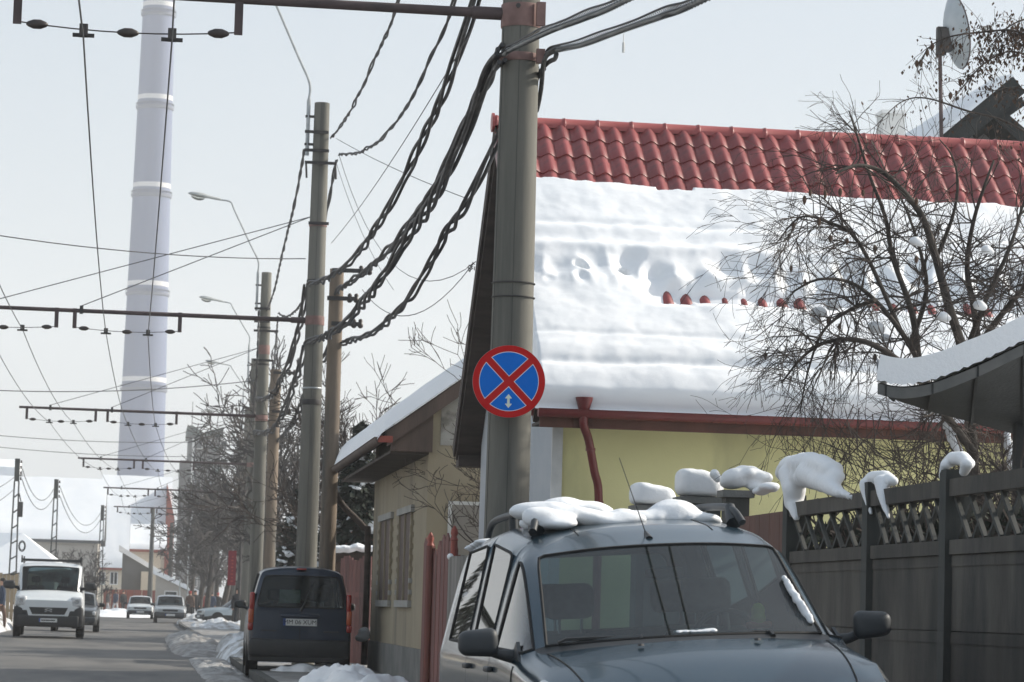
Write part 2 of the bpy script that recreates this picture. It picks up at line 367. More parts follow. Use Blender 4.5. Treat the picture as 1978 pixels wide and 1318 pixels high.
# ================================================================== YELLOW HOUSE
XR, XE = 3.9, 13.5                       # roof verge on the street side, far end
EN, RG, EF = Vector((XR, 30.3, 3.34)), Vector((XR, 34.6, 6.88)), Vector((XR, 38.3, 3.30))
XW, YW, YWF = 4.2, 30.85, 37.9
hs = thing('yellow_house', 'yellow rendered house with red tile roof half buried in snow', 'house', (XW, YW, 0))
m = MB(); m.b2((XW, YW, .1), (XE-.3, YW+.3, 3.55)); m.b2((XW+.305, YWF-.3, .1), (XE-.3, YWF, 3.5)); m.b2((XE-.6, YW+.302, .1), (XE-.305, YWF-.302, 3.5)); m.build('wall', 'yellow_render', hs)
m = MB(); m.prism([(XW-.003, YW+.004, .1), (XW-.003, YWF, .1), (XW-.003, YWF, 3.45), (XW-.003, RG.y, 6.75), (XW-.003, YW+.004, 3.55)], (.3, 0, 0)); m.build('gable_wall', 'shaded_render', hs)
m = MB(); m.b2((XW-.05, YW-.045, .3), (XW+.06, YW-.002, 3.32)); m.build('corner_trim', 'white_trim', hs)
m = MB(); m.b2((XW-.16, YW-.17, .3), (XW-.08, YW-.09, 2.15)); m.build('meter_pipe', 'white_trim', hs)
m = MB(); m.b2((XW+.003, YW-.03, .1), (XE-.3, YW-.003, .55)); m.build('plinth', 'plinth', hs)
SLN = (RG-EN); SLEN = SLN.length; SD = SLN.normalized(); NRM = Vector((0, -SD.z, SD.y))
if NRM.z < 0: NRM = -NRM
SDF = (EF-RG).normalized(); NRF = Vector((0, -SDF.z, SDF.y)); NRF = NRF if NRF.z > 0 else -NRF
# roof deck (both slopes), 12 cm thick
m = MB()
for a, b, n in ((EN, RG, NRM), (RG, EF, NRF)):
    m.prism([a, b, b-n*.12, a-n*.12], (XE-XR, 0, 0))
roof = m.build('roof_deck', 'red_tile', hs)
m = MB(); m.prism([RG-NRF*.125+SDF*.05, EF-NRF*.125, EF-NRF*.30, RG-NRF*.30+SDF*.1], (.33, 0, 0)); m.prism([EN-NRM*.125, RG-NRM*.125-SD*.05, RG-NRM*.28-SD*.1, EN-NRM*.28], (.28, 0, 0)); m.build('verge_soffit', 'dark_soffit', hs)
m = MB(); m.b2((XR+.02, EF.y-.35, EF.z-.30), (XR+.62, EF.y-.02, EF.z-.16)); m.build('eave_end_board', 'dark_soffit', hs)
m = MB(); m.prism([EN-NRM*.05+Vector((-.03, 0, 0)), RG-NRM*.02+Vector((-.03, 0, 0)), RG-NRM*.20+Vector((-.03, 0, 0)), EN-NRM*.20+Vector((-.03, 0, 0))], (.025, 0, 0)); m.build('verge_board', 'red_gutter', hs)
m = MB(); m.prism([RG-NRF*.02+Vector((-.032, 0, 0)), EF-NRF*.05+Vector((-.032, 0, 0)), EF-NRF*.24+Vector((-.032, 0, 0)), RG-NRF*.22+Vector((-.032, 0, 0))], (.026, 0, 0)); m.build('verge_board', 'dark_soffit', hs)
# pressed tiles, one object each
TW, TH = .208, SLEN/15
def tile_mesh():
    m = MB(); nu = 8
    def pr(u): return .058*(.5-.5*math.cos(2*math.pi*u))**1.15 if u < .62 else .058*(.5-.5*math.cos(2*math.pi*u))**.8
    for_v = [(-.02, .017), (.0, .020), (.5, .012), (1.0, .003)]
    vs = []
    for v, lift in for_v:
        for i in range(nu+1):
            u = i/nu; arc = .012*(.5-.5*math.cos(2*math.pi*u)) if v <= 0 else 0
            vs.append(Vector((u*TW, 0, 0))+SD*(v*TH-arc)+NRM*(pr(u)+lift))
    vs += [vs[i]-NRM*.022 for i in range(nu+1)]
    w = nu+1; fs = [(j*w+i, j*w+i+1, (j+1)*w+i+1, (j+1)*w+i) for j in range(3) for i in range(nu)]
    fs += [(4*w+i, 4*w+i+1, i+1, i) for i in range(nu)]
    m.add(vs, fs); return m.mesh('tile', 'red_tile', 50)
TM = tile_mesh(); ncol = int((10.75-XR)/TW)
for row in range(10, 15):
    for c in range(ncol):
        o = link('tile', TM, roof); o.location = EN+Vector((.02+c*TW, 0, 0))+SD*(row*TH+.006*math.sin(c*7.3+row*3.1))+NRM*(.003*math.sin(c*4.7+row*9.2))
for c in list(range(4, 15))+list(range(18, 25)):
    o = link('tile', TM, roof); o.location = EN+Vector((.02+c*TW, 0, 0))+SD*(5*TH-.06)
m = MB()     # tile row edge sheet running on to the far end where the tree hides it
m.grid(lambda u, v: Vector((10.75+u*(XE-10.75), EN.y, EN.z))+SD*(SLEN*(.7+.3*v))+NRM*(.02+.036*(.5-.5*math.cos(2*math.pi*u*(XE-10.75)/TW))), 110, 2); m.build('tile_sheet', 'red_tile', hs, 60)
# ridge caps
def cap_mesh():
    m = MB(); L = .40; n = 8; vs = []
    for x, k in ((0, 1.0), (.03, 1.10), (.045, 1.0), (L+.02, .97)):
        for i in range(n+1):
            w = math.pi*(i/n)*1.16-.08*math.pi; vs.append(Vector((x, -math.cos(w)*.10*k, math.sin(w)*.105*k)))
    w = n+1; m.add(vs, [(j*w+i, j*w+i+1, (j+1)*w+i+1, (j+1)*w+i) for j in range(3) for i in range(n)]); return m.mesh('ridge_cap', 'red_ridge', 35)
CM = cap_mesh()
for i in range(24): o = link('ridge_cap', CM, hs); o.location = RG+Vector((-.03+i*.40, 0, -.02))
m = MB(); m.tube([RG+Vector((-.06, 0, .0)), RG+Vector((-.03, 0, .0))], .115, 12); m.build('ridge_end', 'red_ridge', hs)
# gutter, fascia, downpipe
m = MB(); gx0, gx1 = XR+.02, XE
n = 8; prof = [(-.07*math.cos(math.pi*i/n), -.075*math.sin(math.pi*i/n)) for i in range(n+1)]+[(.06, .012), (-.085, .012)]
gc = EN+Vector((0, -.06, -.10))
m.prism([Vector((gx0, gc.y+a, gc.z+b)) for a, b in prof], (gx1-gx0, 0, 0)); m.build('gutter', 'red_gutter', hs, 40)
m = MB(); m.b2((XR+.05, EN.y+.03, EN.z-.27), (XE, EN.y+.06, EN.z-.10)); m.build('fascia', 'rust_panel', hs)
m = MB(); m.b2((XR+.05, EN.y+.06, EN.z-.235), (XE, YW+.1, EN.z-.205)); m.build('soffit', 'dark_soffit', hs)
gp = P(1128, 800, EN.y-.06)
m = MB(); m.lathe([(.035, -.16), (.05, -.1), (.085, .02), (.09, .05)], gp+Vector((0, 0, .12)), 12); m.build('hopper', 'red_gutter', hs, 40)
dp = catmull([gp+Vector((0, 0, .04)), gp+Vector((.0, .02, -.1)), P(1137, 850, 30.4), P(1148, 910, 30.55), P(1156, 950, 30.66), Vector((P(1157, 960, 30.70).x, 30.70, 1.9)), Vector((P(1157, 960, 30.70).x, 30.70, .2))], 6)
m = MB(); m.tube(dp, .045, 10); m.build('downpipe', 'red_gutter', hs, 40)
for i in (14, 26):
    m = MB(); m.tube([dp[i]-Vector((0, 0, .015)), dp[i]+Vector((0, 0, .015))], .052, 10); m.build('pipe_clip', 'red_gutter', hs, 40)
pts = [Vector((XW+.05+i*.02, YW-.02, 3.08+.02*math.sin(i*.8))) for i in range(0, 8)]
m = MB(); m.tube(catmull([P(1240, 812, 30.8), P(1262, 826, 30.79), P(1300, 822, 30.8), P(1340, 830, 30.79), P(1420, 826, 30.8), P(1500, 833, 30.79)], 8), .012, 5); m.build('service_cable', 'cable', hs)

# snow blanket on the roof slope, as a height field on the slope plane
rnd = random.Random(5)
hollows = []                              # slumped band: (X, v, rx, rv, depth, slant)
xx = 4.0
while xx < 13.2:
    hollows.append((xx, rnd.uniform(.385, .43), rnd.uniform(.085, .125), rnd.uniform(.024, .036), rnd.uniform(.085, .14), rnd.uniform(-.2, .3)))
    if rnd.random() < .7: hollows.append((xx+rnd.uniform(-.2, .2), rnd.uniform(.345, .37), rnd.uniform(.05, .10), rnd.uniform(.012, .022), rnd.uniform(.06, .13), rnd.uniform(-1, 1)))
    xx += rnd.uniform(.31, .42)
for px in (1116, 1198): q_ = P(px, 519, 32.2); hollows.append((q_.x, .415, .05, .011, .30, 1.5))
def vtop(X): return .742-.004*(X-4)+.008*fb(X, 0, 3, 1.3)+.010*max(0, fb(X, 5, 3, 3.5))-(.012 if 5.6 < X < 6.0 else 0)
def snow_h(X, v):
    s = v*SLEN
    base = .20+.028*fb(X, s, 1, .8)+.009*fb(X, s, 2, 2.6)
    # wind and creep ripples running along the slope
    base += .007*math.sin(s*9+1.2*fb(X, s, 7, .4))*smooth(.52, .62, v)*(1-smooth(.70, .76, v))
    base += -.040*math.exp(-((v-.085-.004*math.sin(X*1.3))/.012)**2)-.018*math.exp(-((v-.175)/.01)**2)+.02*math.exp(-((v-.125)/.02)**2)
    base += -.02*math.exp(-((v-.565)/.012)**2)+.02*math.exp(-((v-.54)/.02)**2)
    lo_edge = .328+.005*fb(X, 1, 4, 1.6)
    wx, wv = X+.035*fb(X, s, 12, 2.2), v+.006*fb(X, s, 13, 2.0)
    carve = 0
    if .30 < v < .54:
        for hx_, hv, rx, rv, dp_, sl_ in hollows:
            d = ((wx-hx_-sl_*(hv-wv))/rx)**2
            if d < 9:
                rr = rv*(.75 if wv > hv else 1.25); e = ((wv-hv)/rr)**2
                if d+e < 9: carve = max(carve, dp_*math.exp(-.5*(d+e)))
    lip = .04*math.exp(-((v-.475-.01*fb(X, 3, 5, 1.4))/.018)**2)
    bulge = .05*math.exp(-((v-.365)/.03)**2)*(.6+.6*fb(X, 8, 3, 2.4))
    h = base+lip+bulge-carve*(.55+.45*smooth(4.6, 5.2, X))
    open_ = smooth(5.15, 5.4, X)*(.8+.2*smooth(-.2, .15, fb(X, 4, 6, 2.9)))   # crack with tile tips showing
    h *= 1-.62*open_*smooth(.27, .322, v)*(1-smooth(.355, .39, v))
    gap = smooth(lo_edge-.014, lo_edge-.002, v)*(1-smooth(lo_edge+.018, lo_edge+.034, v))
    h -= (h-.036+.03*fb(X, 2, 8, 2))*gap*open_
    t = vtop(X); h *= (1-smooth(t-.022, t, v))**.5 if v < t else 0
    if v >= t: h = -.06
    h *= smooth(-.004, .012, v)**.4*(.75+.25*smooth(0, .05, v)) if v > -.004 else 0
    x0 = (X-XR); h *= smooth(-.01, .06, x0)**.5
    return h
m = MB(); NU, NV = 420, 250
def sfn(u, v):
    X = XR-.01+u*(XE-XR); vv = -.012+v*(.79+.012)
    h = snow_h(X, vv)
    sag = -.05*(1-smooth(-.012, .02, vv))
    return Vector((X, EN.y, EN.z))+SD*(vv*SLEN)+NRM*(h+.004)+Vector((0, 0, sag))
m.grid(sfn, NU, NV)
m.grid(lambda u, v: RG.lerp(EF, v)+Vector((u*(XE-XR), 0, 0))+NRF*(.06+.14*smooth(0, .12, v)), 4, 12)
o = m.build('roof_snow', 'snow_fine', None, 180); tag(o, 'thick slumped snow blanket covering the slope of the red tile roof', 'snow')

# ================================================================== BEIGE HOUSE (gable end toward us, eave along the street)
AX = 3.86; c0 = Q(824, 1000, AX); c1 = Q(722, 1000, AX); AY0, AY1 = c0.y, c1.y
bh = thing('beige_house', 'small beige house with deep dark eave beside the yellow house', 'house', (AX, AY0, 0))
EXo = 3.24; e0 = Q(740, 836, EXo); AE = e0.z; AYr0 = AY0-.16; AYr1 = AY1+.5
slope = math.radians(36.5); AXr = AX+4.2; ARz = AE+(AXr-EXo)*math.tan(slope)
def az(X): return AE+(X-EXo)*math.tan(slope)
m = MB(); m.b2((AX, AY0+.2, .1), (AX+.2, AY1, az(AX)-.05)); m.build('street_wall', 'beige_render', bh)
m = MB(); m.prism([(AX, AY0, .1), (AX+8.4, AY0, .1), (AX+8.4, AY0, az(AX)-.05), (AXr, AY0, ARz-.2), (AX, AY0, az(AX)-.05)], (0, .198, 0)); m.build('gable_wall', 'beige_render', bh)
m = MB(); m.prism([(AX+.16, AY0-.012, 3.45), (AX+2.6, AY0-.012, 3.40), (AX+2.6, AY0-.012, az(AX+2.6)-.25), (AX+.16, AY0-.012, az(AX+.16)-.2)], (0, .011, 0)); m.build('bare_plaster', 'plaster_patchy', bh)
m = MB(); m.b2((AX-.03, AY0-.03, .1), (AX-.002, AY1, .62)); m.b2((AX, AY0-.03, .1), (AX+3, AY0-.002, .62)); m.build('plinth', 'plinth', bh)
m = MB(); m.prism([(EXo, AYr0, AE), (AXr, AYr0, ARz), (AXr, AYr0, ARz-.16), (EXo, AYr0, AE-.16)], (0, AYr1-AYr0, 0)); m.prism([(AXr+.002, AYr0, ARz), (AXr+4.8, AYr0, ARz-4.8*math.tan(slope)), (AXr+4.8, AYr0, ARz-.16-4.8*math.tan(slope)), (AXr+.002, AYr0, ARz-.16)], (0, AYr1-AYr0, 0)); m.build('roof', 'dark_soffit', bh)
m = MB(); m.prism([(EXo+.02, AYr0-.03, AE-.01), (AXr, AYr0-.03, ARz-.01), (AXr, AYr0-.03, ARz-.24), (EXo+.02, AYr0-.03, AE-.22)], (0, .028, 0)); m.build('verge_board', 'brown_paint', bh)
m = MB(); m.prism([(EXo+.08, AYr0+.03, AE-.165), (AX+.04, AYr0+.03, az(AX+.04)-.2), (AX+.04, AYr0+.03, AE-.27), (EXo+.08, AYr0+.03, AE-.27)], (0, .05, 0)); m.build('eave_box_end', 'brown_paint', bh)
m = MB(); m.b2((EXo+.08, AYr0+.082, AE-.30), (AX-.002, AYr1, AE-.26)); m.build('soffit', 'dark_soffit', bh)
m = MB(); gz = AE-.10
m.prism([Vector((EXo-.07+a, AYr0-.02, gz+b)) for a, b in prof], (0, AYr1-AYr0, 0)); gut = m.build('gutter', 'brown_paint', bh, 40)
m = MB(); m.b2((EXo-.10, AYr0-.04, gz-.06), (EXo+.10, AYr0-.024, gz+.03)); m.build('gutter_cap', 'red_paint', bh)
dpp = [Vector((EXo-.05, AY1+.2, gz-.05)), Vector((EXo-.05, AY1+.2, gz-.35)), Vector((EXo+.1, AY1+.15, gz-.62)), Vector((AX-.16, AY1+.04, gz-.98)), Vector((AX-.09, AY1-.02, gz-1.2)), Vector((AX-.09, AY1-.02, .2))]
m = MB(); m.tube(catmull(dpp, 5), .055, 10); m.build('downpipe', 'dark_soffit', bh, 40)
# two tall slit windows with snow on lintel and sill, studded surround
for (pa, pb) in ((737, 757), (774, 796)):
    ya, yb = Q(pb, 1050, AX).y, Q(pa, 1050, AX).y; zt = Q(765, 1000, AX).z; zb = Q(765, 1160, AX).z
    m = MB(); m.b2((AX-.055, ya-.25, zt), (AX-.002, yb+.25, zt+.10)); li = m.build('lintel', 'stone_trim', bh)
    m = MB(); m.b2((AX-.06, ya-.2, zb-.10), (AX-.002, yb+.2, zb)); m.build('sill', 'stone_trim', bh)
    m = MB(); m.b2((AX-.012, ya, zb), (AX-.003, yb, zt)); wf = m.build('window', 'brown_paint', bh)
    for a, b in (((ya-.05, zb), (ya, zt)), ((yb, zb), (yb+.05, zt)), (((ya+yb)/2-.03, zb), ((ya+yb)/2+.03, zt))):
        m = MB(); m.b2((AX-.04, a[0], a[1]+.002), (AX-.004, b[0], b[1]-.002)); m.build('frame', 'beige_render', wf)
    for k in range(7):
        z = zb+.12+k*(zt-zb-.2)/6.5
        for y in (ya-.17, yb+.17):
            m = MB(); m.b2((AX-.05, y-.06, z-.035), (AX-.002, y+.06, z+.035)); m.build('stud', 'stone_trim' if k < 2 else 'beige_render', bh)
# blocked doorway outline on the gable
da = P(866, 968, AY0); db = P(945, 968, AY0)
m = MB(); m.b2((da.x, AY0-.02, .7), (da.x+.05, AY0-.013, da.z)); m.b2((da.x+.052, AY0-.02, da.z-.05), (db.x, AY0-.013, da.z)); m.build('door_frame', 'white_trim', bh)
m = MB(); m.b2((da.x+.052, AY0-.010, .7), (db.x, AY0-.002, da.z-.052)); m.build('door_panel', 'plaster_panel', bh)
# snow on its roof
m = MB()
def afn(u, v):
    Y = AYr0-.06+v*(AYr1-AYr0+.1); X = EXo-.12+u*(AXr+.1-EXo)
    e = smooth(0, .05, u)**.5*smooth(0, .02, v)**.5*smooth(0, .02, 1-v)**.5
    return Vector((X, Y, az(X)+.02+e*(.25+.03*fb(X, Y, 4, .8))-(0.06 if u < .01 else 0)))
m.grid(afn, 60, 90)
def aun(u, v):
    Y = AYr0-.06+v*(AYr1-AYr0+.1); X = EXo-.12+u*(AXr+.1-EXo); return Vector((X, Y, az(X)+.01-(0.06 if u < .01 else 0)))
m.grid(aun, 20, 30)
o = m.build('roof_snow', 'snow_fine', None, 60); tag(o, 'smooth snow slab sloping down the roof of the beige house', 'snow')

# ================================================================== NEIGHBOUR HOUSE BEHIND THE RIDGE, dish, chimney block
nb = thing('dark_gable_house', 'dark timber gable with snowy slope rising behind the red ridge', 'house', P(1950, 300, 44))
def slab(pa, pb, th, Y, dep, mi=0):
    a, b = P(*pa, Y), P(*pb, Y); d = (b-a).normalized(); n = Vector((-d.z, 0, d.x)); n = n if n.z > 0 else -n
    return [a, b, b-n*th, a-n*th], n
m = MB(); pl, n1 = slab((1795, 280), (1957, 148), .30, 43, 0); m.prism(pl, (0, 6, 0)); m.build('roof_slope', 'canopy_dark', nb)
m = MB(); pl2, n2 = slab((1912, 190), (2060, 318), .20, 43.3, 0); m.prism(pl2, (0, 5.6, 0)); m.build('roof_slope', 'canopy_dark', nb)
a, b = P(1752, 300, 44.2), P(2050, 330, 44.2); t = P(1925, 205, 44.2)
m = MB(); m.prism([a, t, b, Vector((b.x, 44.2, .2)), Vector((a.x, 44.2, .2))], (0, 4, 0)); m.build('gable_wall', 'far_wall_grey', nb)
for px in (1800, 1840, 1880):
    a = P(px, 262, 43.9)
    m = MB(); m.bar(a, P(px+95, 196, 43.9), .10, .14); m.build('rafter', 'canopy_dark', nb)
m = MB(); tl_, bl_, br_, tr_ = P(1735, 268, 42.9), P(1800, 278, 42.9), P(1958, 146, 42.9), P(1948, 133, 42.9)
def nfn(u, v):
    a_ = bl_.lerp(br_, u); b_ = tl_.lerp(tr_, u); return a_.lerp(b_, v)+Vector((0, .9*v*v, .02*fb(u*5, v*3, 2, 1)*(v > 0)))
m.grid(nfn, 30, 8); m.grid(lambda u, v: nfn(u, 1)+Vector((0, v*6, -.3*v)), 30, 4)
tag(m.build('roof_snow', 'snow_fine', None, 60), 'snow strip on the dark gable roof below the satellite dish', 'snow')
cb = thing('chimney_stack', 'pale square chimney stack just above the red ridge', 'chimney', P(1726, 260, 38.5))
a, b = P(1706, 212, 38.5), P(1746, 330, 38.5)
m = MB(); m.b2((a.x, 38.5, b.z-.6), (b.x, 38.85, a.z-.05)); m.build('stack', 'white_trim', cb)
m = MB(); m.b2((a.x-.015, 38.48, a.z-.048), (b.x+.015, 38.87, a.z)); m.build('cap', 'white_paint', cb)
# satellite dish seen from behind and the side
sd = thing('satellite_dish', 'grey satellite dish seen edge-on on a tall thin pole', 'satellite dish', P(1818, 262, 42.9))
m = MB(); m.tube([P(1819, 300, 42.9), P(1815, 62, 42.9)], .030, 8); m.build('pole', 'iron_arm', sd, 40)
dc = P(1839, 64, 42.9); vd = (dc-EYE).normalized(); side = Vector((1, 0, 0))
ax = (Vector((.975, .06, .19))).normalized()                      # dish axis points right and slightly away
tu = ax.cross(Vector((0, 0, 1))).normalized(); tv = tu.cross(ax); rot = Matrix((tu, tv, ax)).transposed()
m = MB(); nr, na = 6, 28; vs = []
for i in range(nr+1):
    r = .53*i/nr
    for k in range(na):
        w = 2*math.pi*k/na; vs.append(dc+rot @ Vector((r*.96*math.cos(w), r*1.02*math.sin(w), .55*r*r-.07)))
fs = [(i*na+k, i*na+(k+1) % na, (i+1)*na+(k+1) % na, (i+1)*na+k) for i in range(nr) for k in range(na)]
m.add(vs, fs); m.add([v+ax*-.012 for v in vs], [tuple(reversed(f)) for f in fs]); m.build('reflector', 'dish_metal', sd, 60)
m = MB(); ring = [dc+rot @ Vector((.53*.96*math.cos(2*math.pi*k/28), .53*1.02*math.sin(2*math.pi*k/28), .55*.53*.53-.07)) for k in range(29)]; m.tube(ring, .012, 5, False); m.build('rim', 'iron_arm', sd, 60)
m = MB(); br = P(1818, 80, 42.9); m.box(br, (.13, .12, .42)); m.bar(br, dc+rot @ Vector((0, -.1, -.06)), .2, .34); m.build('mount_bracket', 'iron', sd)
m = MB(); m.tube([dc+rot @ Vector((0, -.5, .08)), dc+ax*.55], .014, 6); m.build('feed_arm', 'galv', sd)
m = MB(); m.tube([dc+ax*.5, dc+ax*.62], .04, 10); m.build('receiver', 'white_trim', sd, 40)

# ================================================================== CONCRETE FENCE on the right
FX = 4.9; FYS = [22.46, 19.9, 17.9, 15.75, 13.6, 11.45, 9.3]
fn_ = thing('concrete_fence', 'dark weathered concrete panel fence with lattice top strip', 'fence', (FX, 22.5, .1))
PM = MB(); PM.prism([(-.075, -.075, 0), (.075, -.075, 0), (.075, .075, 0), (-.075, .075, 0)], (0, 0, 2.03)); PMe = PM.mesh('post', 'concrete_post')
for y in FYS: o = link('post', PMe, fn_); o.location = (FX, y, .1)
LBm = {}
for ya, yb in zip(FYS, FYS[1:]):
    a, b = yb+.078, ya-.078; L = b-a
    for z0, z1 in ((.12, .645), (.65, 1.145), (1.15, 1.61)):
        m = MB(); m.b2((FX+.031, a, z1-.02), (FX+.045, b, z1+.025)); m.b2((FX-.03, a, z0), (FX+.03, b, z1)); m.b2((FX-.036, a+.01, z1-.07), (FX-.031, b-.01, z1-.01)); m.build('panel', 'concrete_fence', fn_)
    m = MB(); m.b2((FX-.05, a, 1.612), (FX+.05, b, 1.70)); m.build('rail', 'concrete_fence', fn_)
    m = MB(); m.b2((FX-.055, a, 1.965), (FX+.055, b, 2.07)); m.build('rail', 'concrete_fence', fn_)
    nX = 6; st = L/nX
    key = round(st, 3)
    if key not in LBm:
        LBm[key] = []
        for s in (1, -1):
            m = MB(); m.bar((0, -st/2*s, 0), (0, st/2*s, .266), .028, .026, (1, 0, 0)); LBm[key].append(m.mesh('lattice_bar', 'concrete_post'))
    for k in range(nX):
        for q in (0, 1): o = link('lattice_bar', LBm[key][q], fn_); o.location = (FX+(.012 if q else -.012), a+(k+.5)*st, 1.7)
# gate with pillars
def pillar(y, pxc, label, w=.34):
    t = thing('gate_pillar', label, 'pillar', (FX+.05, y, .1), 'concrete pillars with snow caps along the fence line')
    m = MB(); m.b2((FX+.05-w/2, y-w/2, .1), (FX+.05+w/2, y+w/2, 2.2)); m.build('shaft', 'concrete_post', t)
    m = MB(); m.b2((FX+.05-w/2-.035, y-w/2-.035, 2.2), (FX+.05+w/2+.035, y+w/2+.035, 2.26)); m.build('cap', 'plinth', t)
    return t
def ypx(px): return Q(px, 960, FX+.05).y
pY = [ypx(1421), ypx(1350), ypx(1260)]
pillar(pY[0], 1421, 'concrete gate pillar beside the rusty brown panel, under ragged snow', .20)
pillar(pY[1], 1350, 'middle concrete pillar behind the parked car roof, under a rounded snow block')
pillar(pY[2], 1260, 'farthest concrete pillar behind the parked car roof, under a snow block')
gt = thing('brown_gate', 'rusty brown sheet gate between concrete pillar and lattice fence', 'gate', (FX, 23.5, .1))
ga, gb = FYS[0]+.09, pY[0]-.15; n = 6
for k in range(n):
    m = MB(); y0 = ga+(gb-ga)*k/n; m.b2((FX-.012, y0+.006, .16), (FX+.012, y0+(gb-ga)/n-.006, 2.02)); m.build('sheet', 'rust_panel', gt)
for z in (.5, 1.8):
    m = MB(); m.b2((FX+.013, ga, z), (FX+.05, gb, z+.06)); m.build('rail', 'rust_panel', gt)
lw = thing('low_wall', 'low concrete wall between the snow-capped pillars', 'wall', (FX, 27, .1))
for a, b in ((pY[0]+.14, pY[1]-.2), (pY[1]+.2, pY[2]-.2)):
    m = MB(); m.b2((FX-.05, a, .1), (FX+.12, b, 1.5)); m.build('wall_section', 'concrete_fence', lw)

def snow_thing(name, label, balls, **k):
    return tag(link(name, blob_mesh(name, balls, **k)), label, 'snow')
def pb(px, py, Y, r, dx=0, dy=0): return (P(px, py, Y)+Vector((dx, dy, 0)), r)
# snow on pillars and posts
def snow_block(name, label, c, d, seed):      # flat-bottomed pillow of snow with a slanted top
    c = Vector(c); m = MB(); nu, nv = 36, 18
    def sg(x, e): return math.copysign(abs(x)**e, x)
    def fn(u, v):
        a, b = 2*math.pi*u, -math.pi*.5+math.pi*v
        x, y, z = sg(math.cos(b), .45)*sg(math.cos(a), .6), sg(math.cos(b), .45)*sg(math.sin(a), .6), sg(math.sin(b), .55)
        z = z*.5+.5; k = 1.06-.12*z; q = Vector((x*d[0]*.5*k, y*d[1]*.5*k, z*d[2]*(1+.16*x*-1)))
        n = noise.noise_vector(q*7+Vector((seed*3, 0, 0)))*.016+noise.noise_vector(q*18+Vector((seed, 2, 0)))*.006
        return c+q+n*min(1, z*4)
    m.grid(fn, nu, nv); return tag(m.build(name, 'snow', None, 180), label, 'snow')
snow_block('snow_pillow', 'rounded snow block on the middle pillar behind the car roof', (FX+.05, pY[1], 2.262), (.42, .42, .24), 1)
snow_block('snow_pillow', 'flatter snow block on the farthest pillar behind the car roof', (FX+.05, pY[2], 2.262), (.44, .44, .21), 2)
Yp = pY[0]
snow_thing('snow_lump', 'ragged snow heap on the pillar beside the rusty brown gate', [pb(1420, 925, Yp, (.12, .12, .085)), pb(1445, 915, Yp, (.13, .12, .075)), pb(1475, 920, Yp, (.10, .1, .06)), pb(1460, 940, Yp, (.09, .09, .06)), pb(1405, 930, Yp, (.06, .08, .05)), pb(1485, 944, Yp-.3, (.09, .08, .05)), pb(1470, 950, Yp-.2, (.08, .08, .04))], vox=.018, jit=.03, seed=4, smooth_it=10)
snow_thing('snow_lump', 'small snow knob on a stub left of the ragged snow heap', [pb(1380, 916, Yp+.3, .045), pb(1386, 924, Yp+.3, .04)], vox=.012)
def chain(pts, X=FX-.05, n=5, sq=.9):       # overlapping balls along a pixel polyline on the fence face: (px, py, radius)
    o = []
    for (x0, y0, r0), (x1, y1, r1) in zip(pts, pts[1:]):
        for k in range(n+1):
            f = k/n; r = r0+(r1-r0)*f; o.append((Q(x0+(x1-x0)*f, y0+(y1-y0)*f, X), (r, r, r*sq)))
    return o
snow_thing('snow_lump', 'largest drooping snow lump over the fence post next to the brown gate', chain([(1516, 915, .08), (1530, 902, .10), (1555, 897, .105), (1585, 900, .10), (1608, 910, .085)], FX)+chain([(1528, 915, .095), (1534, 945, .095), (1532, 972, .075), (1538, 988, .05), (1541, 1001, .03)])+chain([(1560, 915, .09), (1580, 930, .085), (1603, 938, .075), (1620, 950, .05), (1646, 962, .03)])+chain([(1540, 920, .09), (1575, 925, .09), (1600, 920, .08)], FX-.02)+chain([(1600, 905, .07), (1618, 922, .06)], FX), vox=.014, jit=.012, seed=6, smooth_it=10)
snow_thing('snow_lump', 'two-legged snow lump straddling the middle fence post', chain([(1674, 938, .05), (1688, 925, .062), (1708, 922, .058), (1724, 930, .04)], FX)+chain([(1674, 935, .05), (1676, 958, .036), (1680, 978, .024), (1683, 993, .014)])+chain([(1702, 930, .052), (1706, 955, .042), (1711, 978, .028), (1717, 1000, .014)]), vox=.010, jit=.007, seed=8, smooth_it=7)
snow_thing('snow_lump', 'curled snow lump on the fence post nearest the canopy', chain([(1828, 897, .038), (1842, 886, .048), (1858, 886, .05), (1872, 896, .04)], FX)+chain([(1827, 898, .036), (1821, 918, .022), (1822, 940, .011)])+chain([(1868, 896, .04), (1862, 912, .030)]), vox=.008, jit=.006, seed=9, smooth_it=7)
# dark leafless hedge growing right behind the lattice
rnd = random.Random(55); hd_ = thing('dark_hedge', 'dark tangled hedge right behind the lattice fence', 'hedge', (FX+.6, 20, .1))
HEDGE = (FX+.85, FX+1.5, 16.5, 25.5)
# ================================================================== CURVED CANOPY over the fence corner
cp = thing('curved_canopy', 'dark curved canopy with thick snow rising to the right', 'canopy', P(1850, 900, 20.5))
near = [P(x, y, 20) for x, y in ((1694, 738), (1730, 746), (1765, 745), (1800, 738), (1835, 726), (1870, 712), (1905, 697), (1940, 680), (1978, 662), (2040, 636), (2110, 612))]
far = [P(x, y, 22.2) for x, y in ((1716, 754), (1742, 766), (1768, 774), (1795, 783), (1825, 791), (1860, 800), (1895, 810), (1935, 821), (1978, 832), (2040, 846), (2110, 862))]
near = catmull(near, 4); far = catmull(far, 4); N = len(near)-1
m = MB(); m.grid(lambda u, v: near[round(u*N)].lerp(far[round(u*N)], v)-Vector((0, 0, .045)), N, 6); m.grid(lambda u, v: near[round(u*N)].lerp(far[round(u*N)], v)-Vector((0, 0, .0)), N, 6); m.build('roof_sheet', 'canopy_dark', cp, 30)
m = MB(); m.grid(lambda u, v: near[round(u*N)]+Vector((0, -.02, -.01-.075*v)), N, 1); m.build('fascia', 'canopy_edge', cp, 30)
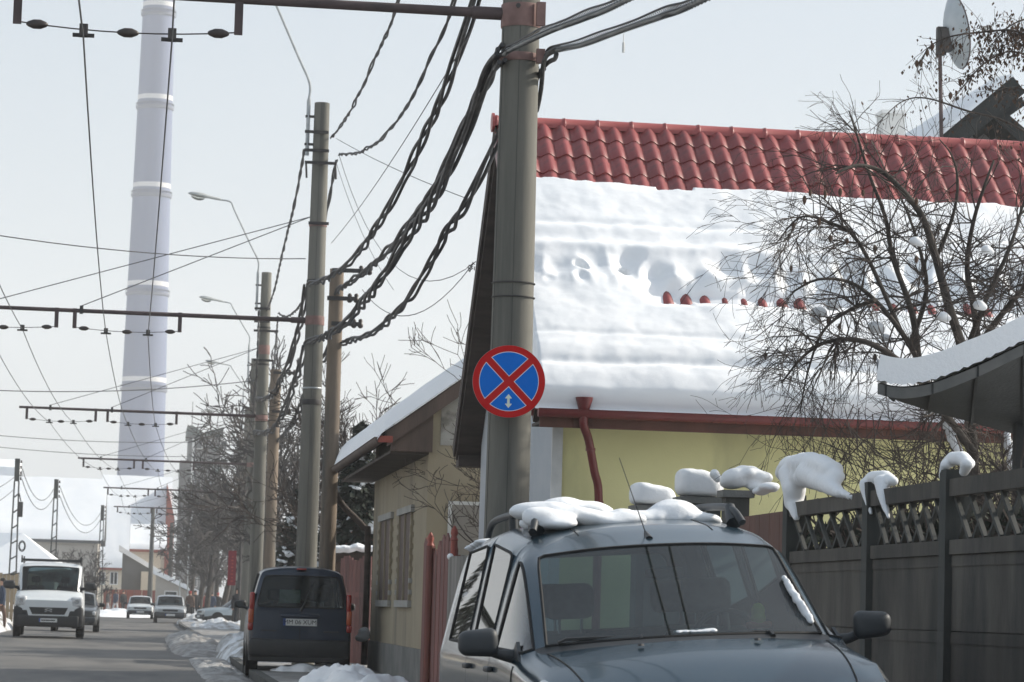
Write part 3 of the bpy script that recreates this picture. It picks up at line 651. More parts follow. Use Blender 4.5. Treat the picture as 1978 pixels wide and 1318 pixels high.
for k in range(2, N, 10):
    m = MB(); q = near[k]; m.b2(q+Vector((-.006, -.028, -.085)), q+Vector((.006, -.022, -.012))); m.build('bracket', 'canopy_dark', cp)
    m = MB(); m.bar(near[k]-Vector((0, 0, .055)), far[k]-Vector((0, 0, .055)), .02, .02); m.build('rib', 'canopy_dark', cp)
for px, py in ((1972, 835), (2060, 860)):
    q = P(px, py, 21.9); m = MB(); m.b2((q.x-.05, q.y-.05, .1), (q.x+.05, q.y+.05, q.z+.15)); m.build('post', 'canopy_dark', cp)
m = MB()
def csn(u, v):
    q = near[round(u*N)].lerp(far[round(u*N)], v*.9); th = .18*smooth(-.002, .012, u)**.4*(1-.1*v)+.012*fb(q.x*2, v*5, 3, 1)
    return q+Vector((-.01, -.035, .012+th))
m.grid(csn, N, 12)
m.grid(lambda u, v: near[round(u*N)]+Vector((-.01, -.035, .012+v*(.18*smooth(-.002, .012, u)**.4+.012*fb(near[round(u*N)].x*2, 0, 3, 1))+.008*(1-v)*math.sin(u*400))), N, 4)
m.grid(lambda u, v: near[0].lerp(far[0], u*.9)+Vector((-.012, -.035, .012+v*.16)), 6, 3)
tag(m.build('canopy_snow', 'snow', None, 50), 'thick snow slab lying along the top edge of the curved canopy', 'snow')

# ================================================================== BARE TREES
def wander(p, d, L, r0, r1, rnd, segs=5, jit=.25, trop=Vector((0, 0, 0))):
    pts = [p.copy()]; d = d.normalized(); s = L/segs; rs = [r0]
    for i in range(segs):
        d = (d+Vector((rnd.gauss(0, jit), rnd.gauss(0, jit), rnd.gauss(0, jit)))*.5+trop).normalized()
        pts.append(pts[-1]+d*s); rs.append(r0+(r1-r0)*(i+1)/segs)
    return pts, rs, d
def rec(mb, p, d, L, r, depth, rnd, trop, nchild=4, spread=.9, minr=.004, ratio=.62, sides=3):
    pts, rs, dd = wander(p, d, L, r, max(minr, r*.55), rnd, 4 if depth > 1 else 3, .28, trop)
    mb.tube(pts, rs, sides if depth > 1 else 3, False)
    if depth == 0: return
    for k in range(nchild):
        i = rnd.randint(1, len(pts)-1); a = Vector((rnd.gauss(0, 1), rnd.gauss(0, 1), rnd.gauss(0, 1))).normalized()
        nd = ((pts[i]-pts[i-1]).normalized()+a*spread).normalized()
        rec(mb, pts[i], nd, L*ratio*rnd.uniform(.7, 1.2), max(minr, rs[i]*.6), depth-1, rnd, trop, nchild, spread, minr, ratio, sides)
def bare_tree(label, base, h, w, seed, mt='twig_far', trunk_r=.16, depth=4, minr=.011, group='bare trees along the street', up=.12, trunk=.45):
    rnd = random.Random(seed); base = Vector(base)
    t = thing('bare_tree', label, 'tree', base, group)
    tp, tr, d = wander(base, Vector((rnd.gauss(0, .05), rnd.gauss(0, .05), 1)), h*trunk, trunk_r, trunk_r*.6, rnd, 6, .08)
    m = MB(); m.tube(tp, tr, 8); m.build('trunk', 'bark', t, 60)
    cr = MB()
    for k in range(8):
        i = rnd.randint(2 if trunk < .5 else 3, 6); a = rnd.uniform(0, 2*math.pi); rise = rnd.uniform(.5, 1.3)*(1 if trunk < .5 else 1.5)
        rec(cr, tp[i], Vector((math.cos(a), math.sin(a), rise)), h*.36*rnd.uniform(.75, 1.1)*(w if rise < .8 else 1), tr[i]*.55, depth, rnd, Vector((0, 0, up*.35)), 3, .8, minr, .64)
    rec(cr, tp[-1], d, h*.4, tr[-1]*.8, depth, rnd, Vector((0, 0, up*.3)), 4, .75, minr, .64)
    cr.build('crown', mt, t); return t

cr = MB()
for _ in range(1300):
    a = Vector((rnd.uniform(HEDGE[0], HEDGE[1]), rnd.uniform(HEDGE[2], HEDGE[3]), rnd.uniform(.1, 1.5)))
    rec(cr, a, Vector((rnd.gauss(0, .4), rnd.gauss(0, .6), 1)), rnd.uniform(.35, .7), .013, 2, rnd, Vector((0, 0, .0)), 2, .8, .007, .6)
cr.build('twigs', 'twig', hd_)
fo = MB()
for _ in range(15000):
    c = Vector((rnd.uniform(FX+.9, FX+1.5), rnd.uniform(18.6, 27.2), rnd.uniform(.2, 1.0)**.7*2.02)); s_ = rnd.uniform(.03, .07)
    u = Vector((rnd.gauss(0, 1), rnd.gauss(0, 1), rnd.gauss(0, 1))).normalized()*s_; w = Vector((rnd.gauss(0, 1), rnd.gauss(0, 1), rnd.gauss(0, 1))).normalized()*s_*.5
    fo.add([c-u, c+w, c+u, c-w], [(0, 1, 2, 3)])
fo.build('foliage', 'needle', hd_)['kind'] = 'stuff'
m = MB()
for k in range(30): y = HEDGE[2]+k*.29; m.tube([(FX+1.15, y, .1), (FX+1.15+rnd.gauss(0, .1), y+rnd.gauss(0, .1), 1.4)], [.02, .01], 5)
m.build('stems', 'bark', hd_)['kind'] = 'stuff'
# fruit tree in the yard, in front of the yellow house
rnd = random.Random(21)
ft = thing('fruit_tree', 'leafless spreading fruit tree with dense twigs in front of the snowy roof', 'tree', P(1880, 1100, 26))
TY = 26.0
limbs = [
 ([(1884, 1010), (1880, 900), (1872, 800), (1862, 690), (1832, 590), (1808, 500), (1782, 420), (1740, 365), (1700, 330), (1655, 320), (1615, 335)], .062, .012, 26.0),
 ([(1885, 880), (1840, 820), (1800, 760), (1775, 700), (1740, 640), (1690, 580), (1640, 545), (1580, 540), (1530, 565)], .04, .008, 25.6),
 ([(1880, 800), (1890, 700), (1882, 600), (1868, 520), (1880, 430), (1905, 350), (1920, 310)], .042, .008, 26.5),
 ([(1868, 700), (1925, 620), (1975, 560), (2030, 500), (2080, 440)], .036, .012, 26.4),
 ([(1775, 700), (1760, 600), (1725, 500), (1710, 420), (1680, 340), (1655, 260), (1640, 215)], .032, .006, 26.2),
 ([(1800, 760), (1740, 700), (1670, 660), (1600, 660), (1550, 690), (1510, 740)], .035, .007, 25.4),
 ([(1760, 660), (1790, 560), (1770, 460), (1740, 380)], .028, .007, 26.6),
 ([(1862, 690), (1900, 590), (1950, 480), (1975, 400), (1990, 360)], .028, .008, 26.1),
 ([(1808, 500), (1840, 420), (1850, 350), (1838, 300), (1815, 270)], .02, .005, 26.3),
 ([(1740, 640), (1660, 470), (1600, 430), (1545, 420), (1500, 470)], .022, .005, 25.7),
 ([(1690, 580), (1640, 600), (1590, 640), (1560, 720), (1545, 800)], .020, .005, 25.5),
 ([(1890, 1000), (1905, 940), (1945, 900), (1990, 880)], .04, .015, 26.1),
 ([(1880, 930), (1850, 860), (1825, 800), (1815, 740)], .035, .015, 25.8)]
m = MB(); cr = MB(); clumps = []
ctr = P(1800, 560, TY); zhi = P(1800, 400, TY).z
for li, (pp, r0, r1, Y) in enumerate(limbs):
    pts = catmull([P(x, y, Y+rnd.uniform(-.25, .25)) for x, y in pp], 4); n = len(pts)
    if li == 0: pts = [Vector((pts[0].x, pts[0].y, .1))]+pts; n += 1
    rs = [r0+(r1-r0)*i/(n-1) for i in range(n)]
    m.tube(pts, rs, 7)
    L = sum((pts[i+1]-pts[i]).length for i in range(n-1)); k = int(L*(27 if li > 1 else 14))
    for _ in range(k):
        i = rnd.randint(max(1, int(n*.18)), n-1); p = pts[i]
        if p.z > zhi and rnd.random() < .78: continue
        out = (p-ctr); out.y *= .4; out = out.normalized() if out.length > 0 else Vector((0, 0, 1))
        a = Vector((rnd.gauss(0, 1), rnd.gauss(0, .8), rnd.gauss(.15, 1))).normalized()
        left = p.x < P(1700, 600, TY).x
        trop = Vector((-.05, 0, -.16)) if left and rnd.random() < .75 else Vector((0, 0, .10 if rnd.random() < .6 else -.08))
        rec(cr, p, out*.45+a, rnd.uniform(.22, .62), min(rs[i]*.5, .009), 2, rnd, trop, 3, .75, .0019, .62)
# thin spray of young shoots above the ridge line
for px, py, tx, ty in ((1640, 260, 1560, 215), (1645, 250, 1620, 190), (1660, 255, 1665, 178), (1650, 240, 1690, 180), (1620, 250, 1545, 250), (1690, 330, 1720, 230), (1760, 330, 1810, 235)):
    a, b = P(px, py, 26.2), P(tx, ty, 26.2); rec(cr, a, b-a, (b-a).length, .005, 1, rnd, Vector((0, 0, .02)), 3, .5, .0022, .5)
for px, py, tx, ty in ((1560, 420, 1490, 560), (1545, 440, 1460, 520), (1530, 600, 1455, 700), (1520, 660, 1465, 720), (1560, 640, 1480, 800), (1580, 720, 1500, 880), (1600, 760, 1560, 900), (1650, 780, 1600, 930), (1700, 800, 1640, 940)):
    for j in range(2):
        a, b = P(px+rnd.uniform(-15, 15), py+rnd.uniform(-15, 15), 25.4+rnd.uniform(-.4, .4)), P(tx+rnd.uniform(-25, 25), ty+rnd.uniform(-25, 25), 25.3)
        rec(cr, a, b-a, (b-a).length, .006, 2, rnd, Vector((0, 0, -.05)), 3, .55, .0022, .5)
for _ in range(120):      # suckers and tangle at the foot, in front of the yellow wall
    a = P(rnd.uniform(1600, 1990), rnd.uniform(880, 985), rnd.uniform(24.8, 26.5)); rec(cr, a, Vector((rnd.gauss(-.3, .6), rnd.gauss(0, .4), rnd.uniform(.1, 1))), rnd.uniform(.3, .7), .006, 2, rnd, Vector((0, 0, .02)), 2, .7, .0024, .6)
m.build('trunk', 'bark', ft, 60); cr.build('crown', 'twig', ft)
for k, (px, py, r) in enumerate(((1580, 602, .07), (1605, 590, .06), (1692, 632, .075), (1768, 466, .06), (1712, 652, .05), (1905, 482, .055), (1820, 612, .06), (1640, 520, .05), (1890, 590, .06), (1575, 618, .05))):
    o = link('snow_clump', blob_mesh('snow_clump', [pb(px, py, 25.7, (r, r, r*.75)), pb(px+9, py+5, 25.7, (r*.7, r*.7, r*.5))], vox=.016, jit=.012, seed=k), ft)
for k, (px, py, px2, py2, Y) in enumerate(((1822, 805, 1850, 870, 25.7), (1945, 840, 1960, 930, 26))):
    o = link('snow_strip', blob_mesh('snow_strip', [pb(px+(px2-px)*i/5, py+(py2-py)*i/5, Y-.05, (.035+.012*(i % 2), .05, .06)) for i in range(6)], vox=.014, jit=.008, seed=k+30), ft)
pod = MB(); pod.lathe([(.002, .03), (.014, .02), (.020, 0), (.016, -.022), (.003, -.045)], (0, 0, 0), 7); podm = pod.mesh('pod', 'dry_leaf', 60)
for px, py in ((1533, 435), (1582, 428), (1554, 385), (1565, 372), (1594, 375), (1623, 370), (1667, 372), (1478, 686), (1528, 518), (1604, 460), (1636, 465), (1690, 480), (1555, 545), (1600, 620), (1622, 630), (1690, 690), (1770, 500), (1770, 388)):
    o = link('pod', podm, ft); o.location = P(px, py, 25.6); o.scale = (rnd.uniform(.7, 1.0),)*2+(rnd.uniform(.8, 1.2),)

# second tree at the right edge: drooping branches with dry leaves and seed clusters
lt = thing('seed_tree', 'tree at the right edge with dry brown leaves hanging in the sky', 'tree', P(2080, 1000, 24))
m = MB(); tr = catmull([Vector((P(2090, 900, 24).x, 24, .1)), P(2085, 700, 24), P(2070, 450, 24), P(2060, 250, 24), P(2050, 90, 24), P(2060, -40, 24)], 5); m.tube(tr, [.10-.06*i/(len(tr)-1) for i in range(len(tr))], 8)
cr = MB(); lf = MB(); rnd = random.Random(77)
for pp in ([(2055, 150), (2010, 90), (1960, 60), (1900, 62), (1850, 68), (1815, 78), (1792, 95), (1778, 120)], [(2060, 200), (2000, 120), (1950, 100), (1905, 120), (1875, 150), (1850, 180)], [(2060, 260), (2010, 190), (1960, 170), (1920, 175)], [(2050, 90), (2000, 40), (1960, 45), (1930, 70), (1905, 100)], [(2060, 300), (1990, 260), (1930, 230), (1870, 215), (1790, 190), (1740, 198), (1690, 245)], [(2050, 60), (1990, 70), (1955, 90)]):
    pts = catmull([P(x, y, 24+rnd.uniform(-.15, .15)) for x, y in pp], 5); n = len(pts); cr.tube(pts, [.014-.011*i/(n-1) for i in range(n)], 4)
    for i in range(3, n):
        for _ in range(2):
            d = Vector((rnd.gauss(-.2, .5), rnd.gauss(0, .4), rnd.gauss(-.35, .5))); q = pts[i]
            tw, rs, _d = wander(q, d, rnd.uniform(.08, .35), .003, .0016, rnd, 3, .3, Vector((0, 0, -.1))); cr.tube(tw, rs, 3, False)
            dens = 1.0 if q.x > P(1880, 80, 24).x else .3
            if q.z < P(1900, 185, 24).z: dens *= .35
            for z in tw[1:]:
                for _k in range(3):
                    if rnd.random() < dens:
                        c = z+Vector((rnd.gauss(0, .028), rnd.gauss(0, .03), rnd.gauss(-.015, .03))); s = rnd.uniform(.012, .03)
                        a = Vector((rnd.gauss(0, 1), rnd.gauss(0, 1), rnd.gauss(0, .5))).normalized()*s; b = Vector((rnd.gauss(0, .4), rnd.gauss(0, .4), -1)).normalized()*s*1.4
                        lf.add([c-a*.5, c+b*.6, c+a*.5, c-b*.5], [(0, 1, 2, 3)])
for px, py, r, n_ in ((1958, 72, .09, 100), (1985, 80, .12, 150), (1885, 70, .05, 26), (1905, 75, .04, 22), (1895, 110, .04, 24), (1930, 100, .06, 36), (1870, 150, .04, 25), (1853, 100, .035, 20)):
    for _ in range(n_):
        c = P(px, py, 24)+Vector((rnd.gauss(0, r*.6), rnd.gauss(0, r*.5), rnd.gauss(0, r*.7))); s = rnd.uniform(.012, .032)
        a = Vector((rnd.gauss(0, 1), rnd.gauss(0, 1), rnd.gauss(0, .5))).normalized()*s; b = Vector((rnd.gauss(0, .4), rnd.gauss(0, .4), -1)).normalized()*s*1.4
        lf.add([c-a*.5, c+b*.6, c+a*.5, c-b*.5], [(0, 1, 2, 3)])
m.build('trunk', 'bark', lt, 60); cr.build('crown', 'twig', lt); o = lf.build('dry_leaves', 'dry_leaf', lt); o['kind'] = 'stuff'
for px, py in ((1801, 89), (1791, 101), (1779, 121), (1771, 122), (1836, 184), (1855, 158)):
    o = link('pod', podm, lt); o.location = P(px, py, 24); o.scale = (.9, .9, .9)

# ================================================================== SMALL FENCES between the houses
rf = thing('red_picket_gate', 'red wooden gate with round post finials beside the beige house', 'gate', (3.8, 39, .1))
gx = 3.72; gy0, gy1 = Q(884, 1060, gx).y, Q(820, 1060, gx).y; nb_ = 9
for k in range(nb_):
    y = gy0+(gy1-gy0)*(k+.5)/nb_; w = (gy1-gy0)/nb_*.86; hgt = 1.95+.18*abs(math.sin(math.pi*k/(nb_-1)*1.5+.2))
    m = MB(); m.prism([(gx-.012, y-w/2, .2), (gx-.012, y+w/2, .2), (gx-.012, y+w/2, hgt-.08), (gx-.012, y, hgt), (gx-.012, y-w/2, hgt-.08)], (.024, 0, 0)); m.build('picket', 'red_wood', rf)
for z in (.6, 1.75):
    m = MB(); m.b2((gx+.013, gy0, z), (gx+.05, gy1, z+.09)); m.build('rail', 'red_wood', rf)
for px, py in ((832, 1036), (878, 1024)):
    q = Q(px, py, gx-.05); m = MB(); m.tube([(gx-.05, q.y, .1), (gx-.05, q.y, q.z-.12)], .042, 10); po = m.build('post', 'red_paint' if px > 850 else 'red_wood', rf, 40)
    m = MB(); m.lathe([(.025, -.13), (.052, -.11), (.03, -.07), (.046, -.03), (.04, .01), (.010, .06)], (gx-.05, q.y, q.z-.01), 10); m.build('finial', 'red_paint', po, 60)
gf = thing('grey_board_fence', 'grey weathered board fence behind the parked car, right of the red gate', 'fence', (3.6, 36, .1))
gx2 = 3.55; ya, yb = 31.5, Q(868, 1090, gx2).y
for k in range(26):
    y = ya+(yb-ya)*k/26; m = MB(); m.b2((gx2-.014, y+.008, .15), (gx2+.014, y+(yb-ya)/26-.004, 1.78+.02*random.Random(k).random())); m.build('board', 'grey_wood', gf)
for z in (.5, 1.5):
    m = MB(); m.b2((gx2+.015, ya, z), (gx2+.05, yb, z+.08)); m.build('rail', 'grey_wood', gf)
snow_thing('snow_lump', 'tiny snow cap on the end board of the grey fence', [(Vector((gx2, yb-.08, 1.80)), (.04, .09, .04))], vox=.012)
r2 = thing('red_board_fence', 'faded red board fence seen between the dark blue van and the beige house', 'fence', (3.5, 57, .1))
fa, fbb = P(656, 1150, 57.5), P(716, 1150, 55.5)
for k in range(10):
    a = fa.lerp(fbb, k/10); b = fa.lerp(fbb, (k+.93)/10); zt = P(690, 1078, 56.5).z+.05*math.sin(k)
    m = MB(); m.prism([(a.x, a.y, .1), (b.x, b.y, .1), (b.x, b.y, zt), (a.x, a.y, zt)], (.01, .03, 0)); m.build('board', 'red_wood', r2)
m = MB(); m.bar((fa.x, fa.y+.05, 1.4), (fbb.x, fbb.y+.05, 1.4), .04, .09); m.build('rail', 'red_wood', r2)
snow_thing('snow_ridge', 'snow line on the shed edge above the faded red board fence', [(P(645+i*9, 1062-(i % 3)*2, 58), (.14, .2, .05+.02*(i % 2))) for i in range(9)], vox=.03, jit=.03, seed=3)
snow_thing('snow_lump', 'small snow wedge at the foot of the dark downpipe', [(P(703, 1222, 50), (.09, .1, .10)), (P(700, 1232, 50), (.12, .1, .07))], vox=.02, jit=.02, seed=5)
sh = thing('dark_shed', 'low dark shed roof edge behind the faded red fence', 'shed', P(680, 1150, 60))
a, b = P(632, 1066, 58.2), P(716, 1066, 58.2)
m = MB(); m.b2((a.x, 58.2, a.z-.18), (b.x, 61, a.z)); m.build('roof', 'dark_soffit', sh)
m = MB(); m.b2((a.x+.1, 58.6, .1), (b.x, 60.8, a.z-.182)); m.build('wall', 'brown_paint', sh)
# snowy evergreen behind the shed
def evergreen(label, base, h, w, seed, nfol=5200):
    rnd = random.Random(seed); base = Vector(base); t = thing('snowy_evergreen', label, 'tree', base)
    m = MB(); m.tube([base, base+Vector((0, 0, h*.9))], [.14, .03], 8); m.build('trunk', 'bark', t, 40)
    cr = MB(); sn = MB(); tw = MB()
    for _ in range(nfol):
        z = rnd.uniform(.12, 1)**.8; a = rnd.uniform(0, 6.283); lay = (.55+.45*math.sin(z*26+a*2)); rr = w*(1.05-z)*(.35+.65*rnd.random()**.5)*(.6+.4*lay)
        c = base+Vector((math.cos(a)*rr, math.sin(a)*rr, h*z-.25*rr)); s = rnd.uniform(.05, .13)
        u = Vector((math.cos(a), math.sin(a), -.35+rnd.gauss(0, .3))).normalized()*s*1.6; v = Vector((-math.sin(a), math.cos(a), rnd.gauss(0, .5))).normalized()*s*.5
        cr.add([c-u, c+v, c+u, c-v], [(0, 1, 2, 3)])
    cr.build('crown', 'needle', t)
    balls = []
    for k in range(64):
        z = rnd.uniform(.15, .95); a = rnd.uniform(3.2, 6.25); rr = w*(1.0-z)*rnd.uniform(.6, .95); c = base+Vector((math.cos(a)*rr, math.sin(a)*rr, h*z-.2*rr+.03)); s = rnd.uniform(.05, .14)
        balls += [(c, (s, s*.8, s*.38)), (c+Vector((rnd.uniform(-.1, .1), 0, rnd.uniform(-.06, .06))), (s*.8, s*.8, s*.3))]
    o = link('snow_load', blob_mesh('snow_load', balls, vox=.03, jit=.09, seed=seed, smooth_it=2), t); o['kind'] = 'stuff'
    return t
evergreen('dark snow-dusted evergreen between the twin poles and the beige house', Vector((P(690, 1100, 63).x, 63, .1)), 4.9, 1.7, 4)
evergreen('dark snow-dusted evergreen just behind the telephone pole with rusty stains', Vector((P(575, 1100, 92).x, 92, .1)), 4.6, 2.0, 9, 4200)

# ================================================================== STREET POLES, TROLLEY ARMS, LAMPS
POLE_GROUP = 'concrete trolley poles along the right pavement'
def pole(label, X, Y, h=10.1, rt=.14, rb=.195, mt='concrete_pole', bands=(), group=POLE_GROUP, name='concrete_pole', n=24):
    t = thing(name, label, 'pole', (X, Y, .1), group)
    prof_ = [(rb+(rt-rb)*k/10, (h-.1)*k/10) for k in range(11)]
    m = MB(); m.lathe(prof_, (X, Y, .1), n); m.build('shaft', mt, t, 40)
    for z, hh, mt2 in bands:
        r = rb+(rt-rb)*(z/h)+.008; m = MB(); m.lathe([(r, -hh/2), (r+.004, -hh/2+.01), (r+.004, hh/2-.01), (r, hh/2)], (X, Y, z), n); m.build('band', mt2, t, 30)
    return t
px1 = P(993, 500, 25).x
p1 = pole('nearest tall concrete pole carrying the round no-stopping sign', px1, 25, bands=((6.22, .20, 'red_band'), (5.86, .07, 'red_band'), (3.94, .012, 'iron'), (3.82, .012, 'iron')), rt=.135, rb=.20)
x2 = P(612, 500, 53).x; x3 = P(509, 700, 81).x; x4 = P(489, 800, 110).x; x5 = P(475, 900, 138).x; x6 = P(463, 950, 166).x
p2 = pole('second tall concrete pole, above the dark blue van', x2, 53, bands=((6.2, .16, 'red_band'), (7.9, .05, 'red_band'), (5.0, .03, 'galv'), (4.75, .10, 'iron'), (6.9, .06, 'iron')), rt=.135, rb=.20)
p3_ = pole('third concrete pole from the camera, top holding a curved lamp arm', x3, 81, bands=((6.15, .16, 'red_band'), (7.6, .05, 'iron'), (8.6, .05, 'iron'), (8.0, .25, 'red_band')), rt=.135, rb=.20)
p4_ = pole('fourth concrete pole half hidden behind the third', x4, 110, bands=((6.2, .16, 'red_band'),), rt=.135, rb=.20)
p5_ = pole('fifth concrete pole among the bare street trees', x5, 138, bands=((6.2, .16, 'red_band'),), rt=.14, rb=.20)
p6_ = pole('sixth concrete pole far down the right pavement', x6, 166, bands=((6.2, .16, 'red_band'),), rt=.14, rb=.20)
# pole details on P1: clamp plates
m = MB(); m.b2((px1+.11, 24.80, 6.12), (px1+.185, 24.86, 6.32)); m.build('clamp_plate', 'red_band', p1); m = MB(); m.b2((px1+.12, 24.80, 5.80), (px1+.19, 24.86, 5.92)); m.build('clamp_plate', 'red_band', p1)
m = MB(); m.lathe([(.02, 0), (.02, .02)], (px1-.05, 24.79, 6.28), 8, 'y'); m.build('bolt', 'iron', p1)
for t_, X_, Y_ in ((p1, px1, 25), (p2, x2, 53)):
    for a_ in (200, 262):
        m = MB(); ca, sa = math.cos(R(a_)), math.sin(R(a_)); m.tube([(X_+ca*(.2-.065*z/10), Y_+sa*(.2-.065*z/10), z+.1) for z in range(0, 11)], .0028, 4); m.build('casting_seam', 'concrete_post', t_)
# telephone poles beside
def tele(label, px, top, Y, arms, mt='concrete_old', w=.12):
    q = P(px, top, Y); t = thing('telephone_pole', label, 'pole', (q.x, Y, .1), 'older telephone poles beside the concrete poles')
    m = MB(); m.lathe([(w*1.25+(w-w*1.25)*k/6, (q.z-.1)*k/6) for k in range(7)], (q.x, Y, .1), 16); m.build('shaft', mt, t, 40)
    for pxa, pxb, py in arms:
        a, b = P(pxa, py, Y-.14), P(pxb, py+(pxb-pxa)*.029, Y-.14); m = MB(); m.bar(a, b, .05, .07); ar = m.build('crossarm', 'iron', t)
        for f in (.75, .97):
            c = a.lerp(b, f); m = MB(); m.lathe([(.02, -.07), (.045, -.05), (.045, .0), (.03, .02), (.04, .06), (.02, .09)], c, 10); m.build('insulator', 'porcelain', ar, 60)
    return t
t2b = tele('short rust-stained telephone pole touching the second concrete pole', 651, 520, 51.2, ((642, 716, 522), (632, 690, 576), (640, 698, 625)))
tele('short telephone pole right of the third concrete pole', 533, 714, 79.5, ((528, 570, 720), (525, 560, 795)), 'concrete_old', .14)
# ---- arms
def hx(px, py, Y): return P(px, py, Y).x
HANG = [hx(52, 795, 81), hx(185, 800, 81), hx(208, 800, 81), hx(341, 806, 81)]
ARM_L = hx(44, 795, 81); ARMZ = 6.2; STUB = [hx(97, 795, 81), hx(216, 800, 81)]
WX = [-3.15, -2.55, -.56, .12]
WX = [HANG[0]+(HANG[1]-HANG[0])*.33, HANG[0]+(HANG[1]-HANG[0])*.68, HANG[2]+(HANG[3]-HANG[2])*.30, HANG[2]+(HANG[3]-HANG[2])*.70]
def ins_mesh():
    m = MB(); m.lathe([(.010, -.09), (.022, -.075), (.04, -.03), (.04, .03), (.022, .075), (.010, .09)], (0, 0, 0), 10, 'x'); return m.mesh('insulator', 'porcelain', 60)
def clamp_mesh():
    m = MB(); m.box((0, 0, 0), (.07, .10, .10)); m.box((0, 0, -.04), (.18, .03, .03)); return m.mesh('wire_clamp', 'iron')
INS, CLP = ins_mesh(), clamp_mesh()
def arm(label, Xp, Y, z=ARMZ, dx=0.0, stays=True, near=False):
    t = thing('trolley_gantry', label, 'gantry', (Xp, Y, z), 'trolley wire arms reaching over the road')
    tilt = .0
    m = MB(); m.tube([(Xp-.15, Y, z), (ARM_L+dx-.1, Y, z+.02)], [.042, .034], 10); m.build('arm_tube', 'iron_arm', t, 40)
    m = MB(); m.tube([(Xp-.12, Y, z), (Xp-.42, Y, z)], .055, 10); m.build('sleeve', 'iron_arm', t, 40)
    for hxx in HANG:
        m = MB(); m.b2((hxx+dx-.035, Y-.03, z-.30), (hxx+dx+.035, Y-.0, z+.05)); m.build('hanger', 'iron_arm', t)
    for s in STUB:
        m = MB(); m.b2((s+dx-.03, Y-.05, z-.04), (s+dx+.03, Y+.05, z+.10)); m.build('stay_lug', 'iron', t)
    for a, b in ((0, 1), (2, 3)):
        xa, xb = HANG[a]+dx, HANG[b]+dx
        m = MB(); pts = [Vector((xa+(xb-xa)*k/8, Y-.015, z-.28-.05*4*(k/8)*(1-k/8))) for k in range(9)]; m.tube(pts, .006, 4); m.build('cross_wire', 'iron', t)
        for f in (.09, .5, .91): o = link('insulator', INS, t); o.location = (xa+(xb-xa)*f, Y-.015, z-.28-.05*4*f*(1-f))
    for w in WX: o = link('wire_clamp', CLP, t); o.location = (w+dx, Y-.015, z-.33)
    if stays:
        for s in STUB:
            m = MB(); m.tube([(Xp-.14, Y, z+1.85), (s+dx, Y, z+.10)], .008, 4); m.build('stay_wire', 'wire', t)
    return t
dx2 = hx(348, 610, 53)-HANG[3]; dx1 = hx(461, 40, 25)-HANG[3]
arm('nearest trolley arm at the top edge, on the sign pole', px1, 25, 6.24, dx1)
arm('second trolley arm, on the pole above the dark blue van', x2, 53, 6.2, dx2)
arm('third trolley arm with all four hangers in view', x3, 81, 6.2, 0)
arm('fourth trolley arm crossing the foot of the tall chimney', x4, 110, 6.22, hx(276, 895, 110)-HANG[2])
arm('fifth trolley arm below the fourth, over the far snowy roofs', x5, 138, 6.2, hx(300, 945, 138)-HANG[2])
arm('sixth trolley arm, farthest and smallest, over the far snowy roofs', x6, 166, 6.2, hx(303, 985, 166)-HANG[2])
DX = [dx1, dx2, 0, hx(276, 895, 110)-HANG[2], hx(300, 945, 138)-HANG[2], hx(303, 985, 166)-HANG[2]]; YS = [25, 53, 81, 110, 138, 166]
WL = ['outer left trolley wire over the oncoming lane', 'inner left trolley wire over the oncoming lane', 'left trolley wire of the pair crossing the tall chimney', 'right trolley wire of the pair crossing the tall chimney']
for k in range(4):
    m = MB(); ctrl = [Vector((WX[k]+dx1*1.1, -28, 5.84))]+[Vector((WX[k]+d, y-.015, 5.85)) for d, y in zip(DX, YS)]+[Vector((WX[k]+DX[-1]+3.2, 230, 5.9))]
    pts = []
    for a, b in zip(ctrl, ctrl[1:]):
        for i in range(10): f = i/10; pts.append(a.lerp(b, f)-Vector((0, 0, .22*4*f*(1-f))))
    pts.append(ctrl[-1]); m.tube(pts, .0085 if k > 1 else .008, 5); tag(m.build('trolley_wire', 'wire', None, 60), WL[k], 'wire', 'trolley contact wires')
